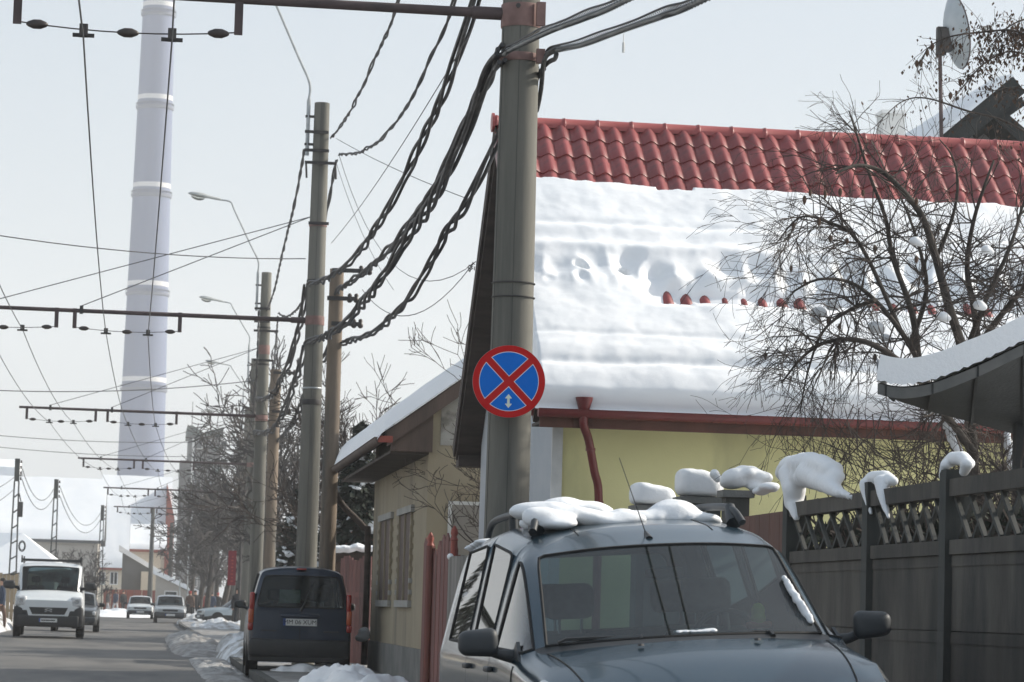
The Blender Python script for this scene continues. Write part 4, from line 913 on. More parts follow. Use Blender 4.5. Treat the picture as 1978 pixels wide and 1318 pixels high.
# ---- lamps
def lamp(label, pole_t, X, Y, ztop, tip, kneez):
    t = thing('street_lamp', label, 'street lamp', (X-.2, Y, ztop-.9), 'street lamps on curved arms')
    xa = X-.24; tip = Vector(tip); knee = Vector((xa, Y, kneez))
    el = tip+Vector((.30, 0, -.05))
    path = [Vector((xa, Y, ztop-.95)), Vector((xa, Y, kneez-.3)), knee, knee.lerp(el, .25), knee.lerp(el, .85), el, tip]
    m = MB(); m.tube([path[0], path[1]], .035, 8); m.tube(catmull(path[1:], 5), .022, 8); m.build('arm', 'galv', t, 40)
    for z in (ztop-.25, ztop-.75):
        m = MB(); m.b2((xa-.05, Y-.03, z-.02), (X-.12, Y+.03, z+.02)); m.build('bracket', 'iron', t)
    d = Vector((-1, 0, .16)).normalized(); up = Vector((.16, 0, 1)).normalized(); yv = Vector((0, 1, 0))
    m = MB(); n = 12; rings = []
    for s, w, h in ((-.05, .03, .03), (.0, .06, .05), (.30, .075, .06), (.42, .13, .085), (.62, .15, .09), (.78, .11, .06), (.86, .03, .02)):
        rings.append([tip+d*s+yv*(math.cos(2*math.pi*k/n)*w)+up*(math.sin(2*math.pi*k/n)*h*(1 if math.sin(2*math.pi*k/n) > 0 else .45)) for k in range(n)])
    vs = [v for r in rings for v in r]; m.add(vs, [(i*n+k, i*n+(k+1) % n, (i+1)*n+(k+1) % n, (i+1)*n+k) for i in range(len(rings)-1) for k in range(n)]+[tuple(range(n)), tuple(range((len(rings)-1)*n, len(rings)*n))]); hd = m.build('lamp_head', 'lamp_body', t, 60)
    m = MB(); c = tip+d*.58-up*.035; bm = [(c+d*(.2*math.cos(a)*math.sin(b))+yv*(.125*math.sin(a)*math.sin(b))-up*(.10*math.cos(b))) for b in (.05, .5, 1.0, 1.45) for a in [2*math.pi*k/12 for k in range(12)]]
    m.add(bm, [(i*12+k, i*12+(k+1) % 12, (i+1)*12+(k+1) % 12, (i+1)*12+k) for i in range(3) for k in range(12)]); m.build('glass_bowl', 'lamp_glass', hd, 60)
lamp('street lamp whose arm bends up over the second pole', p2, x2, 53, 10.1, P(470, -70, 53), P(594, 160, 53).z)
lamp('largest visible street lamp head, on the third pole', p3_, x3, 81, 10.0, P(424, 386, 81), P(500, 505, 81).z)
lamp('second lamp head below the largest, on the fourth pole', p4_, x4, 110, 10.1, P(429, 583, 110), P(470, 650, 110).z)
lamp('third lamp head in the row, small, on the fifth pole', p5_, x5, 138, 10.1, P(432, 704, 138), P(452, 745, 138).z)
lamp('fourth lamp head, faint, just above the third trolley arm', p6_, x6, 166, 10.1, P(424, 797, 166), P(445, 830, 166).z)
for i, (px, py, Y, tx, ty, lab) in enumerate(((368, 1010, 190, 402, 936, 'pale thin street lamp leaning over the far trees, upper one'), (352, 1060, 215, 398, 970, 'pale thin street lamp leaning over the far trees, lower one'))):
    t = thing('street_lamp', lab, 'street lamp', (P(px, py, Y).x, Y, .1), 'far pale street lamps')
    b = P(px, py, Y); e = P(tx, ty, Y); m = MB(); m.tube(catmull([Vector((b.x, Y, .1)), b, b.lerp(e, .8), e], 4), .05, 6); m.build('arm', 'galv', t, 40)
    m = MB(); m.tube([e, e+Vector((.3, 0, .02)), e+Vector((.75, 0, 0))], [.06, .12, .05], 8); m.build('lamp_head', 'lamp_body', t, 40)

# ================================================================== CABLES
def solve(px, py, A, B):      # point on the vertical plane through A and B seen at a pixel
    r = ray(px, py); n = Vector((B.y-A.y, A.x-B.x, 0)); d = n.dot(A-EYE)/n.dot(r); return EYE+r*d
def strand(pts, r, k=2, twist=.55, off=.02, phase=0, wob=0, seed=0):
    pts = catmull(pts, 16); m = MB(); s = 0; rn = seed
    for q in range(k):
        out = []; s = 0
        for i, p in enumerate(pts):
            if i: s += (p-pts[i-1]).length
            t = (pts[min(i+1, len(pts)-1)]-pts[max(i-1, 0)]).normalized(); a = t.cross(Vector((0, 0, 1))).normalized(); b = a.cross(t)
            w = 2*math.pi*(s/twist+q/k)+phase+1.1*math.sin(s*.8+seed); o_ = off*(1+.45*noise.noise(Vector((s*.5, seed, q))))
            out.append(p+a*math.cos(w)*o_+b*math.sin(w)*o_+Vector((0, 0, wob*noise.noise(Vector((s*.7, seed+5, q))))))
        m.tube(out, r*1.25, 6)
    return m
def cable(label, A, mids, B, r=.013, k=2, off=.022, twist=1.5, mt='cable', wob=.05, name='cable_bundle', group='twisted cable bundles sagging between the poles'):
    A, B = Vector(A), Vector(B); pts = [A]+[solve(x, y, A, B) for x, y in mids]+[B]
    m = strand(pts, r, k, twist, off, wob=wob, seed=len(mids)+A.z); return tag(m.build(name, mt, None, 60), label, 'cable', group)
A9 = Vector((px1-.2, 25, 9.55)); A85 = Vector((px1+.1, 25, 9.0))
cable('thin twisted cable dropping from the top edge to the second pole, leftmost', A9, [(770, 0), (735, 90), (690, 190), (655, 248)], P(640, 266, 53), .012, 2, .012, 2.2)
cable('twisted cable swinging low before the second pole crossarm', A85, [(878, 0), (832, 110), (790, 200), (735, 270), (690, 296)], P(655, 298, 53), .012, 2, .013, 2.2)
A77 = Vector((px1-.18, 25, 7.2))
cable('double cable bundle passing the top edge left of the sign pole', A77, [(915, 10), (880, 120), (840, 220), (790, 325), (740, 420), (690, 490), (640, 535)], P(596, 548, 52.8), .016, 3, .034, 6)
A6 = Vector((px1-.17, 24.9, 5.93)); A6b = Vector((px1-.18, 24.8, 5.83))
cable('upper of the heavy cable bundles leaving the sign pole at the red clamp', A6, [(925, 190), (895, 250), (850, 345), (800, 420), (755, 480), (705, 525)], P(640, 572, 52.8), .017, 3, .034, 5.5)
cable('middle heavy cable bundle between the sign pole and second pole', A6b, [(940, 150), (905, 240), (880, 300), (835, 390), (790, 455), (735, 540), (680, 610), (640, 645)], P(592, 662, 52.8), .017, 4, .040, 6)
cable('lowest heavy cable bundle passing behind the sign pole', Vector((px1+.2, 25.2, 5.8)), [(985, 220), (945, 305), (900, 395), (860, 455), (820, 530), (770, 600), (715, 645)], P(655, 666, 52.5), .017, 3, .036, 6)
# continuing to the third pole
cable('cable from the second pole running steeply down to the third pole, left strand', P(588, 292, 53), [(570, 390), (548, 480), (530, 560)], P(516, 600, 81), .014, 2, .015, 2.5)
cable('slack cable behind the second pole toward the third pole crossarm', P(650, 310, 53), [(625, 440), (600, 545), (580, 590), (555, 612)], P(538, 606, 81), .014, 2, .015, 2.5)
cable('heavy bundle from the second pole sweeping to the third pole, upper', P(592, 552, 53), [(580, 625), (562, 690), (545, 730), (525, 765)], P(496, 772, 81), .02, 3, .045, 7)
cable('heavy bundle from the second pole sweeping to the third pole, lower', P(590, 665, 53), [(578, 715), (560, 765), (545, 805), (520, 835)], P(492, 836, 81), .02, 3, .05, 7)
cable('dark bundle right behind the second pole heading down into the trees', P(640, 668, 53), [(610, 720), (585, 775), (565, 820)], P(535, 855, 81), .02, 3, .045, 7)
cable('thin pair of lines beside the third pole shaft', P(500, 600, 81), [(497, 690), (492, 770)], P(480, 850, 110), .015, 2, .015, .6)
cable('thin line dropping from the third pole crossarm', P(537, 612, 81), [(533, 660), (527, 720)], P(515, 770, 110), .015, 2, .015, .6)
# toward the camera: two armoured cables with carrying wire
def armoured(label, A, pix, Bend, seed):
    A, B = Vector(A), Vector(Bend); mid = [solve(x, y, A, B) for x, y in pix]; e_ = mid[-1]; d_ = (mid[-1]-mid[-2]).normalized(); B = Vector((B.x, B.y, e_.z+(mid[-1].z-mid[-3].z)/(mid[-1].y-mid[-3].y)*(B.y-e_.y)+.9)); tail = [e_.lerp(B, f)-Vector((0, 0, .10*4*f*(1-f))) for f in (.15, .35, .6, .8)]
    pts = catmull([A]+mid+tail+[B], 10)
    t = thing('carrier_cable', label, 'cable', A, 'armoured cables running toward the viewer')
    m = MB(); m.tube([p+Vector((0, 0, .012*noise.noise(Vector((i*.3, seed, 0))))) for i, p in enumerate(pts)], .021, 8); m.build('sheath', 'cable_grey', t, 60)
    m = MB(); m.tube([p+Vector((0, 0, .042+.008*math.sin(i*.35))) for i, p in enumerate(pts)], .008, 5); m.build('carrying_wire', 'cable', t, 60)
    m = MB()
    for i in range(4, len(pts)-1, 1):
        for f in (0, .5):
            p = pts[i].lerp(pts[i+1], f); m.tube([p+Vector((0, 0, .045)), p+Vector((.023, .012, .008)), p+Vector((0, .02, -.024)), p+Vector((-.023, .012, .008))], .005, 4)
    m.build('lashing', 'cable', t, 60)['kind'] = 'stuff'
    return t
armoured('armoured cable leaving the front of the sign pole toward the upper right', Vector((px1-.16, 24.78, 5.85)), [(985, 96), (1030, 74), (1075, 54), (1130, 34), (1205, 2)], Vector((px1-.05, -4, 8.2)), 1)
armoured('armoured cable leaving the right side of the sign pole, lower of two', Vector((px1+.2, 24.9, 5.86)), [(1070, 98), (1130, 84), (1200, 58), (1280, 30), (1350, 3)], Vector((px1+.15, -4, 8.0)), 2)
cable('pair of cable tails bending down beside the sign pole', P(1078, 100, 24.0), [(1055, 125), (1040, 165)], P(1030, 215, 25.3), .016, 2, .03, 1.4)
q = P(1205, 66, 20.4); m = MB(); m.tube([q, q+Vector((0, 0, -.06))], .003, 4); m.tube([q+Vector((0, 0, -.06)), q+Vector((0, 0, -.13))], .010, 6); tag(m.build('cable_tag', 'plate_white', None), 'small pale tag hanging from the lower armoured cable', 'tag')
# thin service wires
def wire(label, a, b, sag, r=.006, mt='wire', grp='thin overhead service wires'):
    a, b = Vector(a), Vector(b); m = MB(); m.tube([a.lerp(b, f/14)-Vector((0, 0, sag*4*(f/14)*(1-f/14))) for f in range(15)], r, 4); tag(m.build('service_wire', mt, None, 60), label, 'wire', grp)
wire('long service wire sagging across the road, from the left edge to the second pole', P(-60, 446, 46), P(590, 500, 53), .12, .009)
wire('service wire crossing low to the third pole from the left', P(-60, 752, 74), P(495, 735, 81), .16, .012)
wire('faint wire from the second pole crossarm down to the yellow house gable', P(650, 268, 53), P(905, 385, 36), .05, .006)
wire('faint diagonal wire from the second pole to the house bracket', P(655, 300, 53), P(900, 520, 38), .9, .006)
wire('steep faint wire beside the second pole', P(648, 310, 53), P(760, 560, 44), .2, .005)
wire('looping service wire between the beige house bracket and telephone pole', P(912, 512, 38), P(700, 560, 51), .55, .007, 'cable')
wire('fine straight wire running along the double bundle', P(905, 70, 27), P(640, 470, 52), .12, .006, 'cable')
wire('upper far span wire crossing the foot of the chimney', P(-20, 840, 120), P(480, 850, 130), .2, .014)
wire('lower far span wire crossing the foot of the chimney', P(-20, 862, 128), P(470, 880, 138), .2, .014)
m = MB()
for k in range(14):
    q = P(905+(k % 5)*3, 512+(k//5)*3, 38); m.tube([q, q+Vector((random.Random(k).uniform(-.06, .06), 0, random.Random(k+50).uniform(-.08, .05)))], .006, 4)
tag(m.build('wire_knot', 'cable', None), 'tangled wire knot where the service wire meets the house verge', 'wire')
# wire tufts and clamps on pole 2
for z, x0, x1 in ((9.55, -.30, .12), (9.22, -.30, .14), (9.0, -.28, .28), (7.92, -.18, .18)):
    m = MB(); m.b2((x2+x0, 52.80, z-.025), (x2+x1, 52.84, z+.025)); m.build('crossbar', 'iron', p2)
for z in (9.0,):
    for x in (-.26, .26):
        m = MB(); m.tube([(x2+x, 52.82, z), (x2+x+.02, 52.82, z-.28)], .02, 6); m.build('suspension_clamp', 'iron', p2)
for z, x0, x1 in ((9.1, -.30, .12), (8.75, -.30, .12), (8.5, -.30, .36), (7.7, -.28, .26)):
    m = MB(); m.b2((x3+x0, 80.8, z-.03), (x3+x1, 80.84, z+.03)); m.build('crossbar', 'iron', p3_)

# ================================================================== NO-STOPPING SIGN
sc_ = P(983, 737, 24.62)
sg = thing('road_sign', 'round red and blue no-stopping sign with white double arrow', 'sign', sc_, None, False)
sg.rotation_euler = (0, R(-.3), R(-4))
def disc(r0, y0, y1, mtn, name, par=sg, n=72):
    m = MB(); m.lathe([(r0, y0), (r0, y1)], (0, 0, 0), n, 'y'); return m.build(name, mtn, par, 30)
disc(.300, 0, .012, 'sign_red', 'plate'); disc(.302, .0125, .02, 'tin', 'back_plate')
def wedge(ang, a, rr, y0, y1):
    # sector of half-angle 45 deg with straight sides pushed off the centre by a
    pts = []; s2 = math.sqrt(.5)
    k = -a*s2*s2+math.sqrt(max(0, rr*rr-(a*s2)**2-0))*s2
    t = (-2*a*s2+math.sqrt((2*a*s2)**2-4*(a*a-rr*rr)))/2
    p1_ = (a+t*s2, t*s2); a0 = math.atan2(p1_[1], p1_[0])
    pts = [(a, 0)]+[(rr*math.cos(-a0+2*a0*i/20), rr*math.sin(-a0+2*a0*i/20)) for i in range(21)]
    ca, sa = math.cos(ang), math.sin(ang)
    m = MB(); m.prism([Vector((x*ca-y*sa, y0, x*sa+y*ca)) for x, y in pts], (0, y1-y0, 0)); return m
for k in range(4):
    an = math.pi/2*k+R(-1.0)
    wedge(an, .0400, .2475, -.0012, -.0002).build('white_outline', 'sign_white', sg); wedge(an, .0475, .2425, -.0028, -.0014).build('blue_sector', 'sign_blue', sg)
m = MB(); hw, w1, zt, zb_ = .0105, .028, -.105, -.222
z1, z2 = zt-.03, zb_+.03
m.prism([Vector((x, -.0045, z)) for x, z in ((0, zt), (w1, z1-.004), (w1-.006, z1-.012+.004), (hw, z1-.006), (hw, z2+.006), (w1-.006, z2+.008), (w1, z2+.004), (0, zb_), (-w1, z2+.004), (-w1+.006, z2+.008), (-hw, z2+.006), (-hw, z1-.006), (-w1+.006, z1-.008), (-w1, z1-.004))], (0, .0014, 0)); m.build('arrow', 'sign_arrow', sg)
for z in (-.14, .14):
    m = MB(); m.b2((-.2, .021, z-.02), (.2, .035, z+.02)); m.build('mounting_strap', 'tin', sg)

# ================================================================== TALL CHIMNEY
CY = 700; cx_ = P(282, 900, CY).x-1.2
ch = thing('tall_chimney', 'very tall tapering grey-blue chimney with white bands', 'chimney', (cx_, CY, 0))
zz = lambda py: P(290, py, CY).z
r_at = lambda z: 5.35+(3.72-5.35)*((z-zz(900))/(zz(20)-zz(900)))
m = MB(); H_ = 172; m.lathe([(r_at(H_*k/24), H_*k/24) for k in range(25)], (cx_, CY, 0), 48); m.build('shaft', 'chimney_concrete', ch, 40)
for py in (735, 550, 360, 190, 10, -160):
    z = zz(py); 
    m = MB(); m.lathe([(r_at(z-.5)+.03, -.55), (r_at(z+.5)+.03, .55)], (cx_, CY, z), 48); m.build('white_band', 'chimney_white', ch, 40)
    m = MB(); zr = z-2.3; r = r_at(zr); m.lathe([(r+.05, -.55), (r+.32, -.30), (r+.38, .2), (r+.05, .30)], (cx_, CY, zr), 48); pf = m.build('gallery', 'chimney_ring', ch, 30)
    m = MB(); m.lathe([(r+.33, .9), (r+.37, .9), (r+.37, .97), (r+.33, .97)], (cx_, CY, zr), 48)
    for k in range(24): a = 2*math.pi*k/24; m.tube([(cx_+(r+.35)*math.cos(a), CY+(r+.35)*math.sin(a), zr+.2), (cx_+(r+.35)*math.cos(a), CY+(r+.35)*math.sin(a), zr+.95)], .03, 3)
    m.build('railing', 'chimney_ring', pf)

# ================================================================== FAR HOUSES
def house(name, label, Y, x0, x1, eave, ridge, depth, wall, wz=0, gable=None, ridge_dir='x', over=.4, wins=(), snow=.28, roofm='far_red'):
    """house whose roof slope faces the viewer (ridge_dir x) or whose gable faces the viewer (ridge_dir y); x0.. are metres"""
    t = thing(name, label, 'house', ((x0+x1)/2, Y, 0))
    m = MB(); m.b2((x0, Y, 0), (x1, Y+depth, eave-.05)); m.build('wall', wall, t)
    if ridge_dir == 'x':
        ym = Y+depth/2
        for s, xs in ((0, x0), (1, x1)):
            m = MB(); m.prism([(xs+(-.001 if s == 0 else .001), Y, eave-.05), (xs+(-.001 if s == 0 else .001), Y+depth, eave-.05), (xs+(-.001 if s == 0 else .001), ym, ridge-.1)], (.1 if s == 0 else -.1, 0, 0)); m.build('gable', gable or wall, t)
        m = MB(); a, b, c = Vector((x0-over, Y-over, eave-.15)), Vector((x0-over, ym, ridge)), Vector((x0-over, Y+depth+over, eave-.15))
        m.prism([a, b, c, c-Vector((0, 0, .25)), b-Vector((0, 0, .25)), a-Vector((0, 0, .25))], (x1-x0+2*over, 0, 0)); m.build('roof', roofm, t)
        m = MB(); k = (ridge-a.z)/(ym-a.y)
        def f(u, v):
            X = x0-over-.05+u*(x1-x0+2*over+.1); yy = a.y-.08+v*(ym-a.y+.1); e = smooth(0, .04, v)**.5
            return Vector((X, yy, a.z+(yy-a.y)*k+.03+e*(snow+.06*fb(X, yy, 3, .4))))
        m.grid(f, 24, 16)
        m.grid(lambda u, v: Vector((x0-over-.05+u*(x1-x0+2*over+.1), ym+v*(c.y-ym+.05), ridge+.2-v*(ridge-a.z))), 4, 4)
        for u in (0, 1): m.grid(lambda q, v, u=u: f(u, q)-Vector((0, 0, v*(snow+.03)*smooth(0, .04, q)**.5)), 16, 1)
        m.build('snow_cover', 'snow', t, 60)
    else:
        xm = (x0+x1)/2
        m = MB(); m.prism([(x0, Y-.001, eave-.05), (x1, Y-.001, eave-.05), (xm, Y-.001, ridge-.1)], (0, .1, 0)); m.build('gable', gable or wall, t)
        m = MB(); a, b, c = Vector((x0-over, Y-over, eave-.15)), Vector((xm, Y-over, ridge)), Vector((x1+over, Y-over, eave-.15))
        m.prism([a, b, c, c-Vector((0, 0, .22)), b-Vector((0, 0, .22)), a-Vector((0, 0, .22))], (0, depth+2*over, 0)); m.build('roof', roofm, t)
        m = MB(); up = Vector((0, 0, snow)); o0 = Vector((0, -.05, .02)); m.prism([a+o0, b+o0, c+o0, c+o0+up*.7, b+o0+up, a+o0+up*.7], (0, depth+2*over+.1, 0)); m.build('snow_cover', 'snow', t)
    for wx0, wx1, wz0, wz1 in wins:
        m = MB(); m.b2((wx0-.08, Y-.05, wz0-.08), (wx1+.08, Y-.012, wz1+.08)); w = m.build('window', 'white_paint', t)
        m = MB(); m.b2((wx0, Y-.07, wz0), ((wx0+wx1)/2-.04, Y-.052, wz1)); m.build('pane', 'pane_dark', w)
        m = MB(); m.b2(((wx0+wx1)/2+.04, Y-.07, wz0), (wx1, Y-.052, wz1)); m.build('pane', 'pane_dark', w)
    return t
def zp(px, py, Y): return P(px, py, Y).z
def xp(px, py, Y): return P(px, py, Y).x
def hp(name, label, Y, pa, pb_, ye, yr, depth, wall, **k):
    xm_ = (pa+pb_)/2
    return house(name, label, Y, xp(pa, ye, Y), xp(pb_, ye, Y), zp(xm_, ye, Y), zp(xm_, yr, Y+depth/2 if k.get('ridge_dir', 'x') == 'x' else Y), depth, wall, **k)
hp('long_roof_house', 'large grey house with broad snow roof at the left, behind the white van', 232, -160, 190, 1035, 927, 12, 'far_wall', roofm='far_wall_grey')
hp('flat_roof_block', 'flat snow-topped grey block at the far left edge', 262, -120, 26, 918, 906, 10, 'far_wall_grey', roofm='far_wall_grey', snow=.9)
hp('red_gable_house', 'tall snow-roofed house with brick red gable at the street bend', 282, 202, 322, 1012, 926, 11, 'far_wall_cream', gable='far_red', wins=[(xp(x, 1075, 282), xp(x+14, 1075, 282), zp(x, 1085, 282), zp(x, 1062, 282)) for x in (258, 286)])
hp('cream_house', 'cream house with low snow roof in front of the red gable house', 258, 178, 238, 1092, 985, 8, 'far_wall_cream', gable='far_red', wins=[(xp(x, 1115, 258), xp(x+12, 1115, 258), zp(x, 1128, 258), zp(x, 1106, 258)) for x in (190, 214)])
hp('annex_house', 'small snow-roofed annex right under the red gable house eave', 268, 250, 312, 1058, 1020, 6, 'far_wall_cream')
a = P(323, 934, 281); b = P(337, 1000, 281); m = MB(); m.prism([a, b, Vector((b.x, 281, 0)), Vector((a.x, 281, 0))], (0, 8, 0)); tag(m.build('brick_wing', 'far_red'), 'brick red wall strip at the right end of the tall snow-roofed house', 'wall')
t = thing('lean_to', 'dark grey lean-to wall with a sloping snowy edge', 'shed', P(270, 1140, 245))
a, b = P(237, 1064, 245), P(300, 1106, 245); m = MB(); m.prism([a, b, Vector((b.x, 245, 0)), Vector((a.x, 245, 0))], (0, 5, 0)); m.build('wall', 'far_wall_grey', t)
m = MB(); m.prism([a+Vector((-.3, -.2, .0)), b+Vector((.5, -.2, -.25)), b+Vector((.5, -.2, .15)), a+Vector((-.3, -.2, .45))], (0, 5.4, 0)); m.build('snow_cover', 'snow', t)
a = P(302, 1105, 243); m = MB(); m.b2((a.x-1.2, 243, 0), (a.x+.3, 247, a.z)); m.build('porch_wall', 'far_wall_cream', t)
t = thing('low_cottage', 'low pale cottage with snowy slanting roof by the far cars', 'house', P(340, 1150, 228))
a, b = P(302, 1100, 228), P(376, 1142, 228); m = MB(); m.prism([a+Vector((0, 0, -.3)), b+Vector((0, 0, -.3)), Vector((b.x, 228, 0)), Vector((a.x, 228, 0))], (0, 6, 0)); m.build('wall', 'far_wall', t)
m = MB(); m.prism([a+Vector((-.4, -.3, -.25)), b+Vector((.3, -.3, -.3)), b+Vector((.3, -.3, .05)), a+Vector((-.4, -.3, .15))], (0, 6.6, 0)); m.build('snow_cover', 'snow', t)
m = MB(); q = P(330, 1150, 228); m.b2((q.x-.5, 227.95, .9), (q.x+.5, 227.99, 1.9)); w = m.build('window', 'white_paint', t); m = MB(); m.b2((q.x-.42, 227.9, .98), (q.x+.42, 227.945, 1.82)); m.build('pane', 'pane_dark', w)
# added unseen houses and trees: hidden ones shade the road, ones across give reflections
house('shade_house', 'added snow-roofed house hidden behind the beige house, shading the road', 63, 5.6, 14, 3.0, 5.0, 10, 'far_wall')
house('shade_house', 'added snow-roofed house hidden behind the snowy evergreens, shading the road', 86, 6.6, 16, 3.2, 5.4, 11, 'far_wall')
house('shade_house', 'added snow-roofed house hidden behind the street trees, shading the road', 114, 8.0, 17, 3.2, 5.6, 10, 'far_wall')
for k, (y0, y1, x1, wl, nm) in enumerate(((30, 42, -9.5, 'far_wall_cream', 'cream house across the street, nearest, mirrored in the car side'), (62, 74, -9.2, 'far_wall', 'grey house across the street mirrored in the car windows'), (92, 104, -10.4, 'far_wall_cream', 'cream house across the street, beyond the grey one'))):
    house('house_across', nm, y0, x1-8, x1, 2.7, 6.2, y1-y0, wl, ridge_dir='y')
for k, (x, y) in enumerate(((-8.6, 90), (-9.0, 101), (-8.6, 113), (-9.4, 124), (-8.5, 68), (-8.8, 79))):
    evergreen(('first', 'second', 'third', 'fourth', 'fifth', 'sixth')[k]+' dark evergreen across the street mirrored in the car side', Vector((x, y, .1)), (6.4+k*.4 if k < 4 else 4.6), 1.7, 60+k, 2400)
# hip roof house near the van
t = thing('hip_roof_house', 'snow-covered pyramid roof at the left edge above the white van', 'house', P(40, 1150, 152))
ap = P(44, 1030, 155); a, b = P(-90, 1118, 152), P(122, 1098, 152); b2_ = Vector((b.x+.3, 161, b.z)); a2_ = Vector((a.x, 161, a.z))
m = MB(); ap2 = ap+Vector((-1.5, 1.5, 0)); m.add([a, b, b2_, a2_, ap, ap2], [(0, 1, 4, 5), (1, 2, 4), (2, 3, 5, 4), (3, 0, 5), (0, 3, 2, 1)]); m.build('snow_cover', 'snow', t)
m = MB(); m.b2((a.x+.4, 152.4, 0), (b.x-.4, 160.6, min(a.z, b.z)-.02)); m.build('wall', 'far_wall', t)
# left board fence
lf_ = thing('left_board_fence', 'tan vertical board fence at the left edge behind the white van', 'fence', P(0, 1200, 112))
for k in range(26):
    X = P(-120, 1150, 112).x+k*.145; z = zp(10, 1112, 112)+.10*random.Random(k).random()
    m = MB(); m.b2((X, 112, .1), (X+.125, 112.03, z)); m.build('board', 'tan_wood', lf_)
for z in (.6, 1.6):
    m = MB(); m.b2((P(-120, 1150, 112).x, 112.031, z), (P(-120, 1150, 112).x+3.7, 112.07, z+.1)); m.build('rail', 'tan_wood', lf_)
m = MB()
# lattice concrete poles at left
def ladder_pole(label, px, top, Y, pxb):
    q = P(px, top, Y); qb = P(pxb, 1170, Y); h = q.z; X = (q.x+qb.x)/2
    t = thing('ladder_pole', label, 'pole', (X, Y, 0), 'slotted concrete poles along the left pavement'); w0, w1 = .20, .15
    for s in (-1, 1):
        m = MB(); m.bar((X+s*w0, Y, 0), (X+s*w1*.7, Y, h-1.1), .075, .075, (0, 1, 0)); m.build('leg', 'concrete_post', t)
    n = 9
    for k in range(1, n):
        f = k/n; w = w0+(w1*.7-w0)*f; z = (h-1.1)*f; m = MB(); m.bar((X-w+.03, Y, z-.05), (X+w-.03, Y, z+.10), .07, .07, (0, 1, 0)); m.build('rung', 'concrete_post', t)
    m = MB(); m.b2((X-.125, Y-.08, h-1.12), (X+.125, Y+.08, h)); m.build('head', 'concrete_post', t)
    for k in range(4):
        m = MB(); m.lathe([(.02, -.07), (.05, -.05), (.035, .02), (.05, .05), (.015, .08)], (X+.19, Y-.05, h-.15-k*.28), 8); m.build('insulator', 'porcelain', t, 60)
    return Vector((X, Y, h))
L1 = ladder_pole('tallest slotted concrete pole at the left edge', 31, 886, 150, 25)
L2 = ladder_pole('slotted concrete pole rising right above the white van', 108, 926, 176, 100)
L3 = ladder_pole('smallest slotted concrete pole right of the white van', 199, 976, 219, 190)
L4x = P(296, 980, 226); t = pole('plain slim pole in front of the red gable house', L4x.x, 226, L4x.z, .13, .20, 'concrete_post', group='slim far poles', name='slim_pole', n=10)
L5x = P(332, 1010, 236); t = pole('slim pole at the right edge of the red gable house', L5x.x, 236, L5x.z, .13, .20, 'concrete_post', group='slim far poles', name='slim_pole', n=10)
for i, (a, b, s) in enumerate(((L1, L2, 1.1), (L2, L3, 1.5))):
    for k in range(2): wire('%s sagging wire between the %s' % (('upper', 'lower')[k], ('left edge pole and the pole above the white van', 'pole above the white van and the smallest slotted pole')[i]), a+Vector((.25, 0, -.5-k*.5)), b+Vector((-.1, 0, -.5-k*.5)), s, .022, 'cable', 'sagging wires between slotted poles')
for k in range(2): wire(('upper', 'lower')[k]+' wire entering from the left edge to the tallest slotted pole', P(-120, 935+k*40, 120), L1+Vector((-.1, 0, -.9-k*.6)), .6, .02, 'cable', 'sagging wires between slotted poles')
m = MB(); c = L1+Vector((.40, -.1, -4.3))
for k in range(3): m.tube([c+Vector((.17*math.cos(a)*(1-.15*k), 0, .27*math.sin(a)*(1-.15*k))) for a in [2*math.pi*i/14 for i in range(15)]], .018, 5)
tag(m.build('cable_coil', 'cable', None), 'coil of spare cable hung on the tallest slotted pole', 'cable')
m = MB(); c = L1+Vector((.25, -.1, -2.5)); m.box(c, (.22, .2, .75)); m.tube([c+Vector((0, 0, .4)), c+Vector((-.1, 0, .8))], .03, 5); tag(m.build('junction_box', 'iron', None), 'small dark box mounted on the tallest slotted pole', 'box')
# red wall at the bend
rw = thing('red_wall', 'low red fence panels at the street bend behind the far cars', 'fence', P(260, 1170, 236))
a, b = P(200, 1150, 236), P(335, 1155, 230)
for k in range(9):
    p, q = a.lerp(b, k/9), a.lerp(b, (k+.94)/9); z = zp(260, 1140, 236)
    m = MB(); m.prism([(p.x, p.y, 0), (q.x, q.y, 0), (q.x, q.y, z), (p.x, p.y, z)], (0, .1, 0)); m.build('panel', 'far_red' if k < 5 else 'red_paint', rw)
# apartment block
ab = thing('apartment_block', 'hazy grey apartment block with butterfly roof behind the bare trees', 'building', P(392, 1150, 430))
Y = 430; xa, xb, zt = xp(363, 900, Y), xp(425, 900, Y), zp(392, 842, Y)
m = MB(); m.b2((xa, Y, 0), (xb, Y+16, zt)); m.build('wall', 'block_grey', ab)
m = MB(); xm = xp(393, 840, Y); zr1, zr0 = zp(392, 824, Y), zp(392, 836, Y)
m.prism([(xa-.3, Y-.4, zt+.002), (xb+.3, Y-.4, zt+.002), (xb+.3, Y-.4, zr1), (xm, Y-.4, zr0), (xa+.4, Y-.4, zr1+.1), (xa-.3, Y-.4, zr1)], (0, 16.6, 0)); m.build('roof', 'block_roof', ab)
m = MB(); m.b2((xa-1.1, Y+2, 0), (xa-.002, Y+12, zt-3.5)); m.build('stair_wing', 'block_grey', ab)
for fl in range(10):
    z = zt-1.9-fl*2.8
    for k in range(3):
        X = xa+1.0+k*1.75; m = MB(); m.b2((X, Y-.10, z), (X+.95, Y-.02, z+1.3)); w = m.build('window', 'white_trim', ab); m = MB(); m.b2((X+.08, Y-.14, z+.08), (X+.87, Y-.104, z+1.22)); m.build('pane', 'pane_dark', w)
    m = MB(); m.b2((xb-1.1, Y-.9, z-.5), (xb+.05, Y-.03, z+.3)); m.build('balcony', 'block_roof', ab)
m = MB(); m.b2((xa+.5, Y-.16, zt-8), (xa+.8, Y-.02, zt-.3)); m.build('light_strip', 'white_trim', ab)
